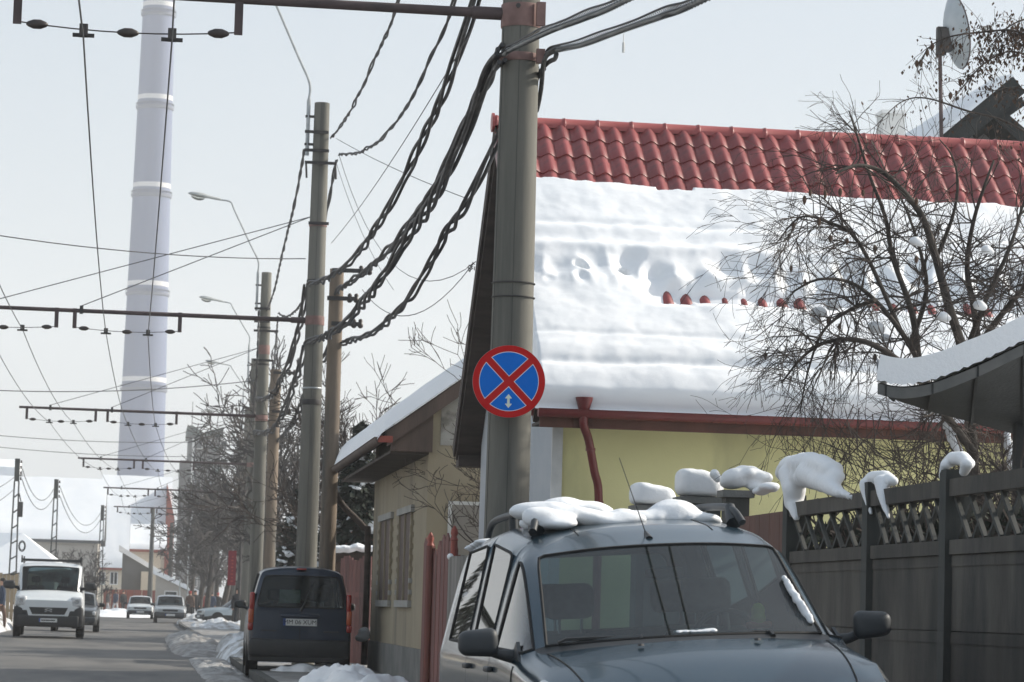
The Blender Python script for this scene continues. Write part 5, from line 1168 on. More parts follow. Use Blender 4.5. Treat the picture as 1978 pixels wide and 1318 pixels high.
m = MB(); m.tube([(xa+.4, Y+3, zt), (xa+.4, Y+3, zt+5)], .05, 4); m.build('antenna', 'wire', ab)
# red banner
bp = P(449, 1098, 128); bn = thing('red_banner', 'narrow vertical red banner on a dark post by the right pavement', 'banner', (bp.x, 128, .1))
zt, zb_ = zp(449, 1064, 128), zp(449, 1131, 128)
m = MB(); m.b2((bp.x-.19, 128, zb_), (bp.x+.15, 128.05, zt)); m.build('panel', 'banner_red', bn)
for k in range(8):
    z = zb_+.15+k*(zt-zb_-.3)/8; m = MB(); m.b2((bp.x-.06+.03*(k % 2), 127.985, z), (bp.x+.03, 127.997, z+.06)); m.build('mark', 'coat_red', bn)
m = MB(); m.tube([(bp.x+.32, 128.05, .1), (bp.x+.32, 128.05, zt+.6)], .06, 8); m.build('post', 'iron', bn, 40)
m = MB(); m.b2((bp.x+.15, 128.02, zt-.2), (bp.x+.32, 128.06, zt-.14)); m.b2((bp.x+.15, 128.02, zb_+.14), (bp.x+.32, 128.06, zb_+.2)); m.build('bracket', 'iron', bn)
# bare trees
TL = [(368, 205, 6.0, .7), (384, 185, 6.3, .7), (398, 172, 6.6, .75), (415, 215, 7.6, .8), (428, 162, 6.8, .75), (440, 190, 8.0, .8), (454, 148, 7.2, .75), (405, 250, 8.6, .85), (382, 262, 7.4, .8), (474, 132, 7.4, .85), (490, 175, 9.6, .9), (545, 98, 6.8, .9), (562, 120, 8.4, 1.0)]
names = ['leafless tree beside the red gable, leftmost of the right-hand row', 'leafless tree second in the row right of the red gable house', 'leafless tree under the apartment block, front left', 'tall leafless tree under the apartment block, rear', 'leafless tree in front of the apartment block, right side', 'tall leafless tree between apartment block and red banner', 'leafless tree just left of the red banner', 'tallest pale leafless tree behind the apartment trees', 'pale leafless tree behind the far lamps', 'leafless tree behind the fourth pole', 'tall leafless tree behind the third pole', 'leafless tree between third pole and twin poles', 'leafless tree filling the gap left of the twin poles']
for k, ((px, Y, h, w), nm) in enumerate(zip(TL, names)):
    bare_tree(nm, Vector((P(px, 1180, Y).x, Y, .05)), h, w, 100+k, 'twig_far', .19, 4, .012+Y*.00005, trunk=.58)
bare_tree('wispy leafless tree in the sky above the snowy beige roof edge', Vector((P(715, 1100, 66).x, 66, .1)), 5.9, 1.1, 300, 'twig', .10, 4, .0075, 'wispy trees behind the beige house')
bare_tree('low leafless tree between the twin poles and the downpipe', Vector((P(672, 1100, 72).x, 72, .1)), 5.4, 1.2, 311, 'twig', .10, 4, .009, 'wispy trees behind the beige house')
bare_tree('thin bare shrub against the beige gable, behind the red gate', Vector((4.45, 40.0, .1)), 3.9, 1.0, 322, 'twig', .05, 4, .0045, 'wispy trees behind the beige house')
for k, (px, Y, h, nm) in enumerate(((150, 205, 3.6, 'low leafless shrub tree right of the white van roof'), (175, 190, 3.2, 'scrubby leafless tree by the smallest slotted pole'), (70, 165, 3.2, 'low leafless shrub behind the white van roof rack'), (128, 160, 2.9, 'small twiggy shrub above the right side of the white van'))):
    bare_tree(nm, Vector((P(px, 1190, Y).x, Y, .05)), h, 1.5, 400+k, 'twig_far', .08, 4, .012, 'low bare shrubs on the left pavement')

# ================================================================== VEHICLES
def make_car(root, p, mats):
    """body cage of stations x rows, subdivided, then split into body, glass and trim. local x: front 0 -> rear L"""
    L, hw, zs, zb, zr = p['L'], p['hw'], p['zs'], p['zb'], p['zr']; zn, zc, xc, xa, xw = p['zn'], p['zc'], p['xc'], p['xa'], p['xw']
    zb2 = p.get('zb2', zb); tw = p['tw']; twb = p.get('twb', .93); zwt = p['zwt']; fb_ = p.get('fb', .06)
    ST = []; SEG = []
    def front(x, wy, zz, bow):      # wy factor list, zz list
        return [Vector((x+bow*(1-(w/max(wy))**2)*-1, hw*w, z)) for w, z in zip(wy, zz)]
    k = p.get('nf', 1.0)
    ST.append([Vector((fb_*.3, hw*.62*w, z)) for w, z in zip((1, 1.02, 1.02, 1, .96, .9, .8, .45, 0), [zs+.02, zs+(zn-zs)*.3, zs+(zn-zs)*.55, zs+(zn-zs)*.75, zs+(zn-zs)*.86, zs+(zn-zs)*.90, zs+(zn-zs)*.92, zs+(zn-zs)*.93, zs+(zn-zs)*.93])]); SEG.append('front')
    ST.append([Vector((fb_, hw*.86*w, z)) for w, z in zip((1, 1.03, 1.03, 1, .95, .87, .78, .42, 0), [zs+.01, zs+(zn-zs)*.3, zs+(zn-zs)*.58, zs+(zn-zs)*.80, zn-.055, zn-.045, zn-.04, zn-.03, zn-.03])]); SEG.append('front')
    ST.append([Vector((fb_+.12, hw*w, z)) for w, z in zip((.93, .97, .975, .95, .885, .80, .72, .38, 0), [zs, zs+(zn-zs)*.3, zs+(zn-zs)*.6, zs+(zn-zs)*.86, zn-.02, zn, zn+.005, zn+.018, zn+.02])]); SEG.append('hood0')
    xm = (fb_+.12+xc)/2; zm = zn+(zc-zn)*.62
    ST.append([Vector((xm, hw*w, z)) for w, z in zip((.955, .99, 1.0, .975, .92, .83, .75, .4, 0), [zs, zs+.25, zs+.5, zm-.10, zm-.03, zm-.012, zm, zm+.02, zm+.022])]); SEG.append('hood1')
    ST.append([Vector((x, hw*w, z)) for x, w, z in zip((xa-.12,)*4+(xa-.06, xa-.06, xa-.12, xc+.02, xc-.03), (.96, .995, 1.0, .985, .935, .85, .79, .42, 0), [zs, zs+.25, zs+.5, zb-.12, zb-.04, zc-.045, zc-.035, zc-.01, zc])]); SEG.append('cowl')
    ST.append([Vector((x, hw*w, z)) for x, w, z in zip((xa,)*4+(xa+.02, xa+.03, xa-.03, xc+.10, xc+.055), (.96, .995, 1.0, .985, .935, .862, .80, .43, 0), [zs, zs+.25, zs+.5, zb-.10, zb-.005, zc-.02, zc-.005, zc+.012, zc+.018])]); SEG.append('screen')
    def roofz(x):
        t = max(0, min(1, (x-xw)/p.get('rise', .9))); z0 = zwt+.075; z = z0+(zr-z0)*(1-(1-t)**2)
        t2 = max(0, min(1, (x-p['xre']+1.2)/1.2)); return z-p.get('fall', .05)*t2*t2
    def side(x, xt=None, top=None):
        xt = x if xt is None else xt; f = max(0, min(1, (x-xa)/(L-xa))); b = zb+(zb2-zb)*f; z = roofz(xt) if top is None else top
        return [Vector((xx, hw*w, zz)) for xx, w, zz in zip((x,)*5+(xt,)*4, (.96, .995, 1.0, .985, twb, tw+.045, tw-.02, tw*.52, 0), [zs, zs+.25, zs+.5, b-.085, b, z-.135, z-.06, z-.012, z])]
    q = side(xw-.1, xw); z = zwt
    for j, (dx, w, zz) in enumerate(((.05, tw+.045, z-.02), (.0, tw-.03, z+.015), (-.07, tw*.52, z+.045), (-.095, 0, z+.052))): q[5+j] = Vector((xw+dx, hw*w, zz))
    ST.append(q)
    g = p['glass']; prev = None
    # door seam before first pillar uses narrow columns
    cols = []
    for i, (x0, x1) in enumerate(g):
        if i: cols += [(x0, 'pillar_end')]
        cols += [(x1, 'glass_end')]
    seq = []
    last = xw
    for i, (x0, x1) in enumerate(g):
        if i:
            c = (g[i-1][1]+x0)/2; seq += [(c-.005, 'paint'), (c+.005, 'seam'), (x0, 'paint')]
        elif x0 > xw+.02: seq += [(x0, 'paint')]
        seq += [(x1-.085, 'glass'), (x1, 'gtrim')] if p.get('gtrim') else [(x1, 'glass')]
    SEG_side = []
    for x, kind in seq: SEG.append(kind); ST.append(side(x))
    SEG.append('paint'); ST.append(side(min(p['xre']+.0, L-.12), p['xre']))
    # tail
    xr, rs = p['xre'], p.get('rslant', .08)
    t0 = side(L-.05, xr); zt = roofz(xr)
    f = lambda z: L-.03-rs*max(0, (z-zb2)/(zt-zb2))**1.2 if z > zb2 else L-.015
    tl = [Vector((f(v.z)-.01, v.y*.965, v.z)) for v in t0]
    if p.get('boot'):
        bz, bx = p['boot']
    for j in (6, 7, 8): tl[j].x = f(zt)-.03; tl[j].z -= .03
    ST.append(tl); SEG.append('paint')
    t2 = [Vector((f(v.z)+.03-(.02 if j > 5 else 0), v.y*p.get('tin', .82), v.z-(.075 if j > 5 else 0))) for j, v in enumerate(t0)]
    t2[5].z = t0[5].z-.01; ST.append(t2)
    SEG2 = SEG
    n = len(ST); bm = bmesh.new(); RI = []; LI = []
    for s in ST:
        r = [bm.verts.new(v) for v in s]; l = [bm.verts.new(Vector((v.x, -v.y, v.z))) for v in s[:-1]]+[r[-1]]; RI.append(r); LI.append(l)
    names = ['paint', 'windscreen', 'side', 'rear', 'trim', 'seam', 'lower', 'lens']
    def tg(seg, j, i):
        if seg == 'front' or seg == 'hood0' and i == 1:
            if j <= p.get('lowrow', 0)+1 and p.get('lowfront'): return 'lower'
        if seg in ('hood0',) and j == 3 and p.get('lens'): return 'lens'
        if seg == 'cowl' and j >= 5: return 'trim'
        if seg == 'screen':
            if j >= 6: return 'windscreen'
            if j == 4: return 'side'
        if seg == 'gtrim' and j == 4: return 'trim'
        if seg == 'glass' and j == 4: return 'side'
        if seg == 'seam' and 1 <= j <= 4: return 'seam'
        if j == 0 and p.get('lowside'): return 'lower'
        return 'paint'
    lay = []
    def face(vs, key):
        vs2 = []
        for v in vs:
            if v not in vs2: vs2.append(v)
        if len(vs2) < 3: return
        try: fc = bm.faces.new(vs2)
        except ValueError: return
        fc.material_index = names.index(key)
    # segments: between station i and i+1
    segs = SEG2[:n-1]
    # names for first segments: i=0 front inset->front, 1 front->hood0 start ...
    for i in range(n-1):
        sg_ = segs[i+0] if i < len(segs) else 'paint'
        for j in range(8):
            key = tg(segs[i] if i < len(segs) else 'paint', j, i)
            face([RI[i][j], RI[i+1][j], RI[i+1][j+1], RI[i][j+1]], key); face([LI[i][j+1], LI[i+1][j+1], LI[i+1][j], LI[i][j]], key)
    for e, rev in ((0, False), (n-1, True)):
        for j in range(7):
            key = 'paint'
            if e and j == 4: key = 'rear'
            if not e and p.get('lowfront') and j <= p.get('lowrow', 0)+1: key = 'lower'
            if e and p.get('lowside') and j == 0: key = 'lower'
            face([RI[e][j], RI[e][j+1], LI[e][j+1], LI[e][j]], key)
        face([RI[e][7], RI[e][8], LI[e][7]], 'paint')
    bmesh.ops.recalc_face_normals(bm, faces=bm.faces)
    cl = bm.edges.layers.float.new('crease_edge')
    for e in bm.edges:
        if len(e.link_faces) == 2 and e.link_faces[0].material_index != e.link_faces[1].material_index: e[cl] = 1.0
        elif len(e.link_faces) == 2:
            pass
    # shoulder and hood edges a little crisper
    for i in range(n-1):
        for S in (RI, LI):
            e = bm.edges.get((S[i][3], S[i+1][3]))
            if e and e[cl] < .3: e[cl] = p.get('shoulder', .35)
    vc = bm.verts.layers.float.new('crease_vert')
    for v in bm.verts:
        ks = {f.material_index for f in v.link_faces}; n_g = [sum(1 for f in v.link_faces if f.material_index == i) for i in (1, 2, 3)]
        if (n_g[0] == 1 or n_g[2] == 1): v[vc] = .8
        elif n_g[1] == 1: v[vc] = .62
    me = bpy.data.meshes.new('cage'); bm.to_mesh(me); bm.free()
    me = modded(me, [('SUBSURF', dict(levels=p.get('sub', 2), render_levels=p.get('sub', 2)))])
    # split by tag (and loose pieces for glass)
    polys = list(me.polygons); groups = {}
    for pl in polys: groups.setdefault(names[pl.material_index], []).append(pl)
    oname = dict(paint='body', windscreen='windscreen', side='side_window', rear='rear_window', trim='cowl', seam='door_seam', lower='bumper_cladding', lens='headlight')
    out = {}
    for key, pls in groups.items():
        comps = []
        if key in ('paint', 'lower'): comps = [pls]
        else:
            v2f = {}
            for pl in pls:
                for v in pl.vertices: v2f.setdefault(v, []).append(pl)
            seen = set()
            for pl in pls:
                if pl.index in seen: continue
                st = [pl]; seen.add(pl.index); c = []
                while st:
                    a = st.pop(); c.append(a)
                    for v in a.vertices:
                        for b in v2f[v]:
                            if b.index not in seen: seen.add(b.index); st.append(b)
                comps.append(c)
        for c in comps:
            idx = {}; vs = []; fs = []
            for pl in c:
                f_ = []
                for v in pl.vertices:
                    if v not in idx: idx[v] = len(vs); vs.append(me.vertices[v].co.copy())
                    f_.append(idx[v])
                fs.append(f_)
            mm = bpy.data.meshes.new(oname[key]); mm.from_pydata([tuple(v) for v in vs], [], fs); mm.materials.append(MATS[mats[key]])
            for q_ in mm.polygons: q_.use_smooth = True
            if key in ('windscreen', 'side', 'rear') and p.get('seal'):
                cnt = {}
                for f_ in fs:
                    for a_, b_ in zip(f_, f_[1:]+f_[:1]): cnt.setdefault((min(a_, b_), max(a_, b_)), []).append(1)
                nb2 = {}
                for (a_, b_), q2 in cnt.items():
                    if len(q2) == 1: nb2.setdefault(a_, []).append(b_); nb2.setdefault(b_, []).append(a_)
                st_ = next(iter(nb2)); loop = [st_]; cur, prv = nb2[st_][0], st_
                while cur != st_ and len(loop) < 5000: loop.append(cur); nx = [z_ for z_ in nb2[cur] if z_ != prv]; prv, cur = cur, (nx[0] if nx else st_)
                sm = MB(); sm.tube([vs[z_] for z_ in loop]+[vs[loop[0]]], p['seal'], 5, False); sm.build('window_seal', 'seam', root, 60)
            out.setdefault(key, []).append(link(oname[key], mm, root))
    bpy.data.meshes.remove(me); return out
def wheels(root, p, r=.31, w=.2):
    m = MB(); m.lathe([(r*.62, -w/2), (r*.9, -w/2), (r, -w/2+.03), (r, w/2-.03), (r*.9, w/2), (r*.62, w/2)], (0, 0, 0), 24, 'y'); tm = m.mesh('tyre', 'tyre', 40)
    m = MB(); m.lathe([(r*.60, -w/2+.02), (r*.62, -w/2+.005), (r*.55, -w/2+.03), (r*.2, -w/2+.02), (r*.15, w/2-.02), (r*.2, w/2-.02), (r*.55, w/2-.03), (r*.62, w/2-.005), (r*.60, w/2-.02)], (0, 0, 0), 20, 'y'); rm = m.mesh('rim', 'rim', 40)
    m = MB(); m.lathe([(r*1.14, -.012), (r*1.14, .012)], (0, 0, 0), 28, 'y'); am = m.mesh('wheel_arch', 'seam')
    for x in p['axles']:
        for s in (-1, 1):
            wt = link('wheel', MB().mesh('wheel_hub', 'rim') if False else rm, root); wt.location = (x, s*(p['hw']-.095), r); wt.name = 'wheel'
            t = link('tyre', tm, wt)
            o = link('wheel_arch', am, root); o.location = (x, s*(p['hw']-.012), r+.02)
def rbox(c, d, bev=.03, seg=3):
    bm = bmesh.new(); bmesh.ops.create_cube(bm, size=1, matrix=Matrix.Translation(Vector(c)) @ Matrix.Diagonal((*d, 1)))
    bmesh.ops.bevel(bm, geom=list(bm.edges), offset=bev, segments=seg, affect='EDGES', profile=.5); m = MB()
    bm.verts.index_update(); m.add([v.co.copy() for v in bm.verts], [[v.index for v in f.verts] for f in bm.faces]); bm.free(); return m
def text(s, size, root, loc, rot, mt='ink', name='lettering'):
    c = bpy.data.curves.new('txt', 'FONT'); c.body = s; c.size = size; c.align_x = 'CENTER'; c.align_y = 'CENTER'; c.extrude = .001
    o = bpy.data.objects.new('txt', c); COL.objects.link(o); dg = bpy.context.evaluated_depsgraph_get(); dg.update(); me = bpy.data.meshes.new_from_object(o.evaluated_get(dg)); bpy.data.objects.remove(o)
    me.materials.clear(); me.materials.append(MATS[mt]); o = link(name, me, root); o.location = loc; o.rotation_euler = rot; return o
def seats(root, xs, hw, zseat=.55, ztop=1.12, head=True):
    for x in xs:
        for s in (-1, 1):
            m = rbox((x+.12, s*hw*.43, (zseat+ztop)/2), (.16, .50, ztop-zseat), .06); st = m.build('seat', 'seat_fabric', root, 40)
            m = rbox((x-.12, s*hw*.43, zseat-.05), (.5, .5, .16), .05); m.build('cushion', 'seat_fabric', st, 40)
            if head:
                m = rbox((x+.16, s*hw*.43, ztop+.17), (.11, .27, .19), .05); m.build('headrest', 'seat_fabric', st, 40)
                m = MB(); [m.tube([(x+.15, s*hw*.43+q, ztop-.02), (x+.15, s*hw*.43+q, ztop+.1)], .008, 6) for q in (-.06, .06)]; m.build('headrest_rod', 'chrome', st)
def cabin(root, p):
    m = MB(); m.b2((p['xa']+.02, -p['hw']*.86, p['zs']+.05), (p['L']-.25, p['hw']*.86, p['zs']+.12)); m.build('cabin_floor', 'plastic_black', root)
    m = rbox((p['xa']+.22, 0, p['zb']-.13), (.42, p['hw']*1.62, .22), .06); m.build('dashboard', 'plastic_black', root, 40)
    m = MB(); m.b2((.3, -p['hw']*.8, p['zs']-.02), (p['L']-.3, p['hw']*.8, p['zs']+.04)); m.build('underbody', 'seam', root)
def mirror(root, p, x, z, s, mt='plastic_black', k=1.0, y0=None):
    y0 = p['hw']*.95 if y0 is None else y0
    m = rbox((x, s*(y0+.155*k), z+.01*k), (.125*k, .235*k, .165*k), .052*k, 4)
    for v in m.v:                               # housing tapers outward and is rounder toward the front
        f = (abs(v.y)-y0-.04*k)/(.235*k); v.z = (z+.01*k)+(v.z-z-.01*k)*(1.08-.22*max(0, min(1, f))); v.x -= .02*k*(1-max(0, min(1, f)))
    o = m.build('mirror', mt, root, 50)
    m = MB(); m.tube([(x+.02, s*(y0+.10*k), z-.03), (x+.03, s*(y0+.02), z-.055), (x+.04, s*(y0-.06), z-.07)], [.03*k, .03*k, .045*k], 8); m.build('mirror_stalk', mt, o, 60)
    m = MB(); m.lathe([(.062*k, .0), (.062*k, .006)], (x+.060*k, s*(y0+.15*k), z+.01*k), 16, 'x'); m.build('mirror_glass', 'pane_dark', o)
def plate(root, x, z, s_out, txt=None, w=.52, y=0):
    m = MB(); m.b2((x-.006, y-w/2, z-.055), (x+.006, y+w/2, z+.055)); pl = m.build('number_plate', 'plate_white', root)
    m = MB(); side_y = -s_out; m.b2((x-.008, y+side_y*w/2-(.04 if side_y > 0 else 0), z-.055), (x+.008, y+side_y*w/2+(0 if side_y > 0 else .04), z+.055)); m.build('plate_strip', 'plate_blue', pl)
    if txt: text(txt, .10, pl, (x+s_out*.0075, y, z), (R(90), 0, R(90)*s_out))
BM = dict(paint='paint_silver', windscreen='van_glass', side='side_glass', rear='rear_glass', trim='plastic_black', seam='seam', lower='plastic_trim', lens='lens_clear')

# ---------------------------------------------------------------- blue-grey wagon parked in the foreground
pd = dict(L=4.45, hw=.87, zs=.22, zb=1.0, zb2=1.03, zr=1.69, zn=.80, zc=1.03, xc=.90, xa=1.14, xw=1.74, zwt=1.455, tw=.745, twb=.955, glass=[(1.72, 2.02), (2.16, 2.92), (3.06, 3.95)], xre=4.22, rslant=.13, axles=(.80, 3.70), rise=1.1, fall=.06, fb=.05, lens=True, lowside=True, sub=3, shoulder=.4, gtrim=True, seal=.009)
wg = thing('parked_wagon', 'blue-grey estate car with snow on its roof, parked half on the kerb', 'car', (0, 0, 0), None, False)
make_car(wg, pd, dict(BM, paint='paint_blue_grey', windscreen='windscreen', side='side_glass', rear='rear_glass'))
from mathutils.bvhtree import BVHTree
_bd = [c for c in wg.children if c.name.startswith('body')][0].data
_bv = BVHTree.FromPolygons([v.co for v in _bd.vertices], [list(q.vertices) for q in _bd.polygons])
def drape(pts, d, r, name):
    o = []
    for q in pts:
        h_ = _bv.ray_cast(Vector(q), Vector(d))
        if h_[0] is not None: o.append(h_[0])
    m = MB(); m.tube(o, r, 5); m.build(name, 'seam', wg, 60)
for s in (-1, 1):
    drape([(.16+.9*k/24, s*(.62+.085*(k/24)**.7), 2) for k in range(25)], (0, 0, -1), .0055, 'bonnet_seam')
    drape([(1.27+.02*math.sin(k*.3), s*3, .30+.63*k/16) for k in range(17)], (0, -s, 0), .005, 'door_seam')
    drape([(1.3+2.6*k/30, s*3, .60+.01*k/30) for k in range(31)], (0, -s, 0), .012, 'side_moulding')
    drape([(2.0+2.0*k/20, s*.36, 3) for k in range(21)], (0, 0, -1), .004, 'roof_seam')
wheels(wg, pd); cabin(wg, pd); seats(wg, (2.15, 3.05), .87, .52, 1.06)
yawd = R(90+1.3); rolld = R(-4.2)
MR = Matrix.Rotation(yawd, 4, 'Z') @ Matrix.Rotation(rolld, 4, 'X')
loc = P(1336, 1229, 14.6)-(MR @ Vector((.93, 0, 1.045))); wg.location = loc; wg.rotation_euler = MR.to_euler()
mirror(wg, pd, 1.30, 1.045, 1, 'plastic_dark', .84, .88); mirror(wg, pd, 1.30, 1.045, -1, 'plastic_dark', .84, .88)
for s in (-1, 1):      # mirror base triangle and weather strips
    m = MB(); m.prism([(1.14, s*.815, .955), (1.40, s*.815, .975), (1.30, s*.80, 1.05)], (0, s*.018, 0)); m.build('mirror_base', 'plastic_dark', wg)
    m = MB(); y = s*.54; m.tube(catmull([(2.20, y+s*.03, 1.61), (2.34, y, 1.69), (2.9, y, 1.715), (3.5, y, 1.715), (3.95, y, 1.69), (4.05, y+s*.02, 1.59)], 5), .021, 8); rl = m.build('roof_rail', 'plastic_dark', wg, 60)
    m = MB(); m.tube([(3.1, y, 1.62), (3.1, y, 1.715)], .026, 8); m.build('rail_foot', 'plastic_dark', rl, 60)
    m = MB(); m.tube([(2.27, y, 1.61), (2.36, y, 1.70)], [.045, .03], 8); m.build('rail_foot', 'plastic_dark', rl, 60)
# wipers, steering wheel, antenna, plate, toy, door handles, hood jets
for a, b, c in (((1.02, -.42, 1.045), (1.06, .05, 1.068), (1.05, .10, 1.06)), ((1.03, .24, 1.055), (1.08, .60, 1.055), (1.07, .64, 1.04))):
    m = MB(); m.tube([(a[0]-.05, a[1], a[2]-.02), a], .014, 6); m.tube([a, b, c], .009, 5); wi = m.build('wiper', 'plastic_black', wg, 60)
m = MB(); m.lathe([(.0001, 0)], (0, 0, 0), 3) if False else None
cw = Vector((1.72, -.36, .98)); rr = Matrix.Rotation(R(-66), 3, 'Y')
m.tube([cw+rr @ Vector((.185*math.cos(2*math.pi*k/24), .185*math.sin(2*math.pi*k/24), 0)) for k in range(25)], .016, 7, False); m.tube([cw, cw+rr @ Vector((.17, 0, 0))], .02, 6); m.tube([cw, cw+rr @ Vector((0, .17, 0))], .015, 6); m.tube([cw, cw+rr @ Vector((0, -.17, 0))], .015, 6); m.tube([cw, cw+Vector((-.35, 0, -.12))], .035, 8); m.build('steering_wheel', 'plastic_black', wg, 60)
m = MB(); m.tube([(1.80, .02, 1.535), (1.90, .02, 1.575)], [.022, .010], 8); m.tube([(1.88, .02, 1.565), (2.12, .10, 1.98)], [.0035, .002], 5); m.build('antenna', 'plastic_black', wg, 60)
m = rbox((1.55, .0, 1.36), (.03, .20, .055), .015); m.build('inside_mirror', 'plastic_black', wg, 40)
toy = link('dashboard_figure', blob_mesh('dashboard_figure', [(Vector((1.28, -.42, 1.15)), (.03, .036, .04)), (Vector((1.28, -.42, 1.11)), (.034, .04, .034))], 'toy_green', vox=.006, smooth_it=3), wg)
m = rbox((1.28, -.42, 1.078), (.05, .13, .035), .012); m.build('figure_base', 'toy_red', toy, 40)
for y in (-.3, .28):
    m = MB(); m.lathe([(.018, 0), (.014, .01), (.004, .014)], (.80, y, 1.012), 8); m.build('washer_jet', 'plastic_black', wg)
for s in (-1, 1):
    for x in (2.0, 2.86):
        m = rbox((x, s*.872, .90), (.17, .03, .03), .01); m.build('door_handle', 'plastic_dark', wg, 40)
plate(wg, .0, .48, -1)
m = rbox((.06, 0, .66), (.06, .8, .12), .03); m.build('grille', 'plastic_black', wg, 40)
# frost on the glass edge and snow by the wiper
o = link('frost', blob_mesh('frost', [(Vector((1.16+.40*f, -.655+.075*f, 1.085+.30*f)), (.012+.016*abs(math.sin(f*31)), .018, .014+.02*abs(math.sin(f*47)))) for f in (0, .05, .12, .17, .24, .28, .33, .38, .46, .52, .55, .62, .66, .74)], 'snow', vox=.008, jit=.022, seed=3, smooth_it=1), wg)
def on_car(v): return loc+(MR @ Vector(v))
def car_snow(label, balls, **k):
    return snow_thing('snow_patch', label, [(on_car((c[0], c[1], c[2]+(.045 if c[0] > 2 else 0))), r) for c, r in balls], **k)
car_snow('small snow wedge on the wiper of the parked estate car', [((1.04, -.10+.035*i, 1.062), (.03, .05, .015)) for i in range(-1, 5)], vox=.010, jit=.01, seed=1)
car_snow('long snow patch on the left half of the parked car roof', [((2.42+.16*j, .44-.07*i, 1.622+.02*math.sin(i)), (.12, .10, .055)) for i in range(7) for j in range(3)]+[((2.30, .50, 1.635), (.12, .07, .07)), ((2.28, .40, 1.60), (.10, .10, .04)), ((2.5, .46, 1.67), (.2, .09, .06))], vox=.022, jit=.02, seed=2)
car_snow('rounded snow mound in the middle of the parked car roof', [((3.3, .22, 1.69), (.16, .16, .085)), ((3.3, .08, 1.68), (.16, .15, .07)), ((3.35, .32, 1.67), (.12, .1, .05))], vox=.02, jit=.012, seed=3)
car_snow('flat snow patch on the right half of the parked car roof', [((2.62+.14*j, -.02-.085*i, 1.628-.006*i), (.12, .10, .045)) for i in range(6) for j in range(3)]+[((2.7, -.30, 1.65), (.14, .16, .06))], vox=.02, jit=.018, seed=4)
car_snow('thin snow crust on the rear side edge of the parked car roof', [((3.75+.09*i, .60, 1.535-.006*i), (.09, .035, .022)) for i in range(6)], vox=.014, jit=.012, seed=5)

# ---------------------------------------------------------------- dark blue van seen from behind
pk = dict(L=4.0, hw=.835, zs=.26, zb=1.08, zb2=1.12, zr=1.80, zn=.92, zc=1.08, xc=.75, xa=.95, xw=1.5, zwt=1.60, tw=.755, twb=.955, glass=[(1.5, 1.95), (2.1, 2.7), (2.85, 3.6)], xre=3.92, rslant=.06, axles=(.75, 3.35), rise=.8, fall=.03, fb=.06, lens=True, lowside=True, tin=.88, sub=3, seal=.010)
kg = thing('blue_van', 'dark blue small van seen from behind, parked below the twin poles', 'van', (0, 0, 0), None, False)
make_car(kg, pk, dict(BM, paint='paint_navy', windscreen='windscreen', rear='rear_glass'))
wheels(kg, pk, .31, .19); cabin(kg, pk); seats(kg, (1.7, 2.6), .83, .6, 1.15)
kq = P(588, 1200, 48.4); kg.location = (kq.x, 48.4+4.0, .02); kg.rotation_euler = (0, 0, R(-90-1.0))
for s in (-1, 1):
    m = rbox((3.945, s*.775, 1.18), (.11, .085, .34), .03); tlm = m.build('tail_light', 'lens_red', kg, 40)
    m = rbox((3.952, s*.785, .97), (.11, .09, .24), .03); m.build('indicator', 'lens_orange', tlm, 40)
    m = rbox((3.952, s*.79, .80), (.11, .09, .13), .03); m.build('reverse_light', 'lens_red', tlm, 40)
    mirror(kg, pk, 1.15, 1.14, s, 'plastic_black', .85)
m = rbox((3.975, 0, .47), (.14, 1.62, .30), .06); m.build('rear_bumper', 'plastic_black', kg, 40)
plate(kg, 4.035, .885, 1, 'MM 06 XUM', .54)
m = rbox((4.015, 0, .985), (.05, .62, .05), .015); m.build('plate_light_bar', 'paint_navy', kg, 40)
m = rbox((3.915, 0, 1.735), (.10, .16, .03), .012); m.build('brake_light', 'lens_red', kg, 40)
m = MB(); m.tube([(4.03, .0, 1.06), (4.02, .05, 1.16), (3.985, .20, 1.52)], [.02, .014, .008], 6); m.build('wiper', 'plastic_black', kg, 60)
m = MB(); m.b2((4.0, -.004, .62), (4.025, .004, .80)); m.build('tailgate_seam', 'seam', kg)
m = MB(); m.b2((3.86, .12-.46, 1.19), (3.875, .46-.46, 1.40)); m.build('paper_notice', 'sticker', kg)
for s in (-1, 1):
    m = rbox((4.028, s*.50, .745), (.012, .24, .022), .004); m.build('badge', 'plastic_dark', kg)
snow_thing('snow_lump', 'snow heap under the rear bumper of the dark blue van', [(Vector((kq.x+.05*i*3-.3, 48.5+.2*(i % 2), .06)), (.25, .3, .14+.03*(i % 3))) for i in range(8)], vox=.04, jit=.05, seed=12)

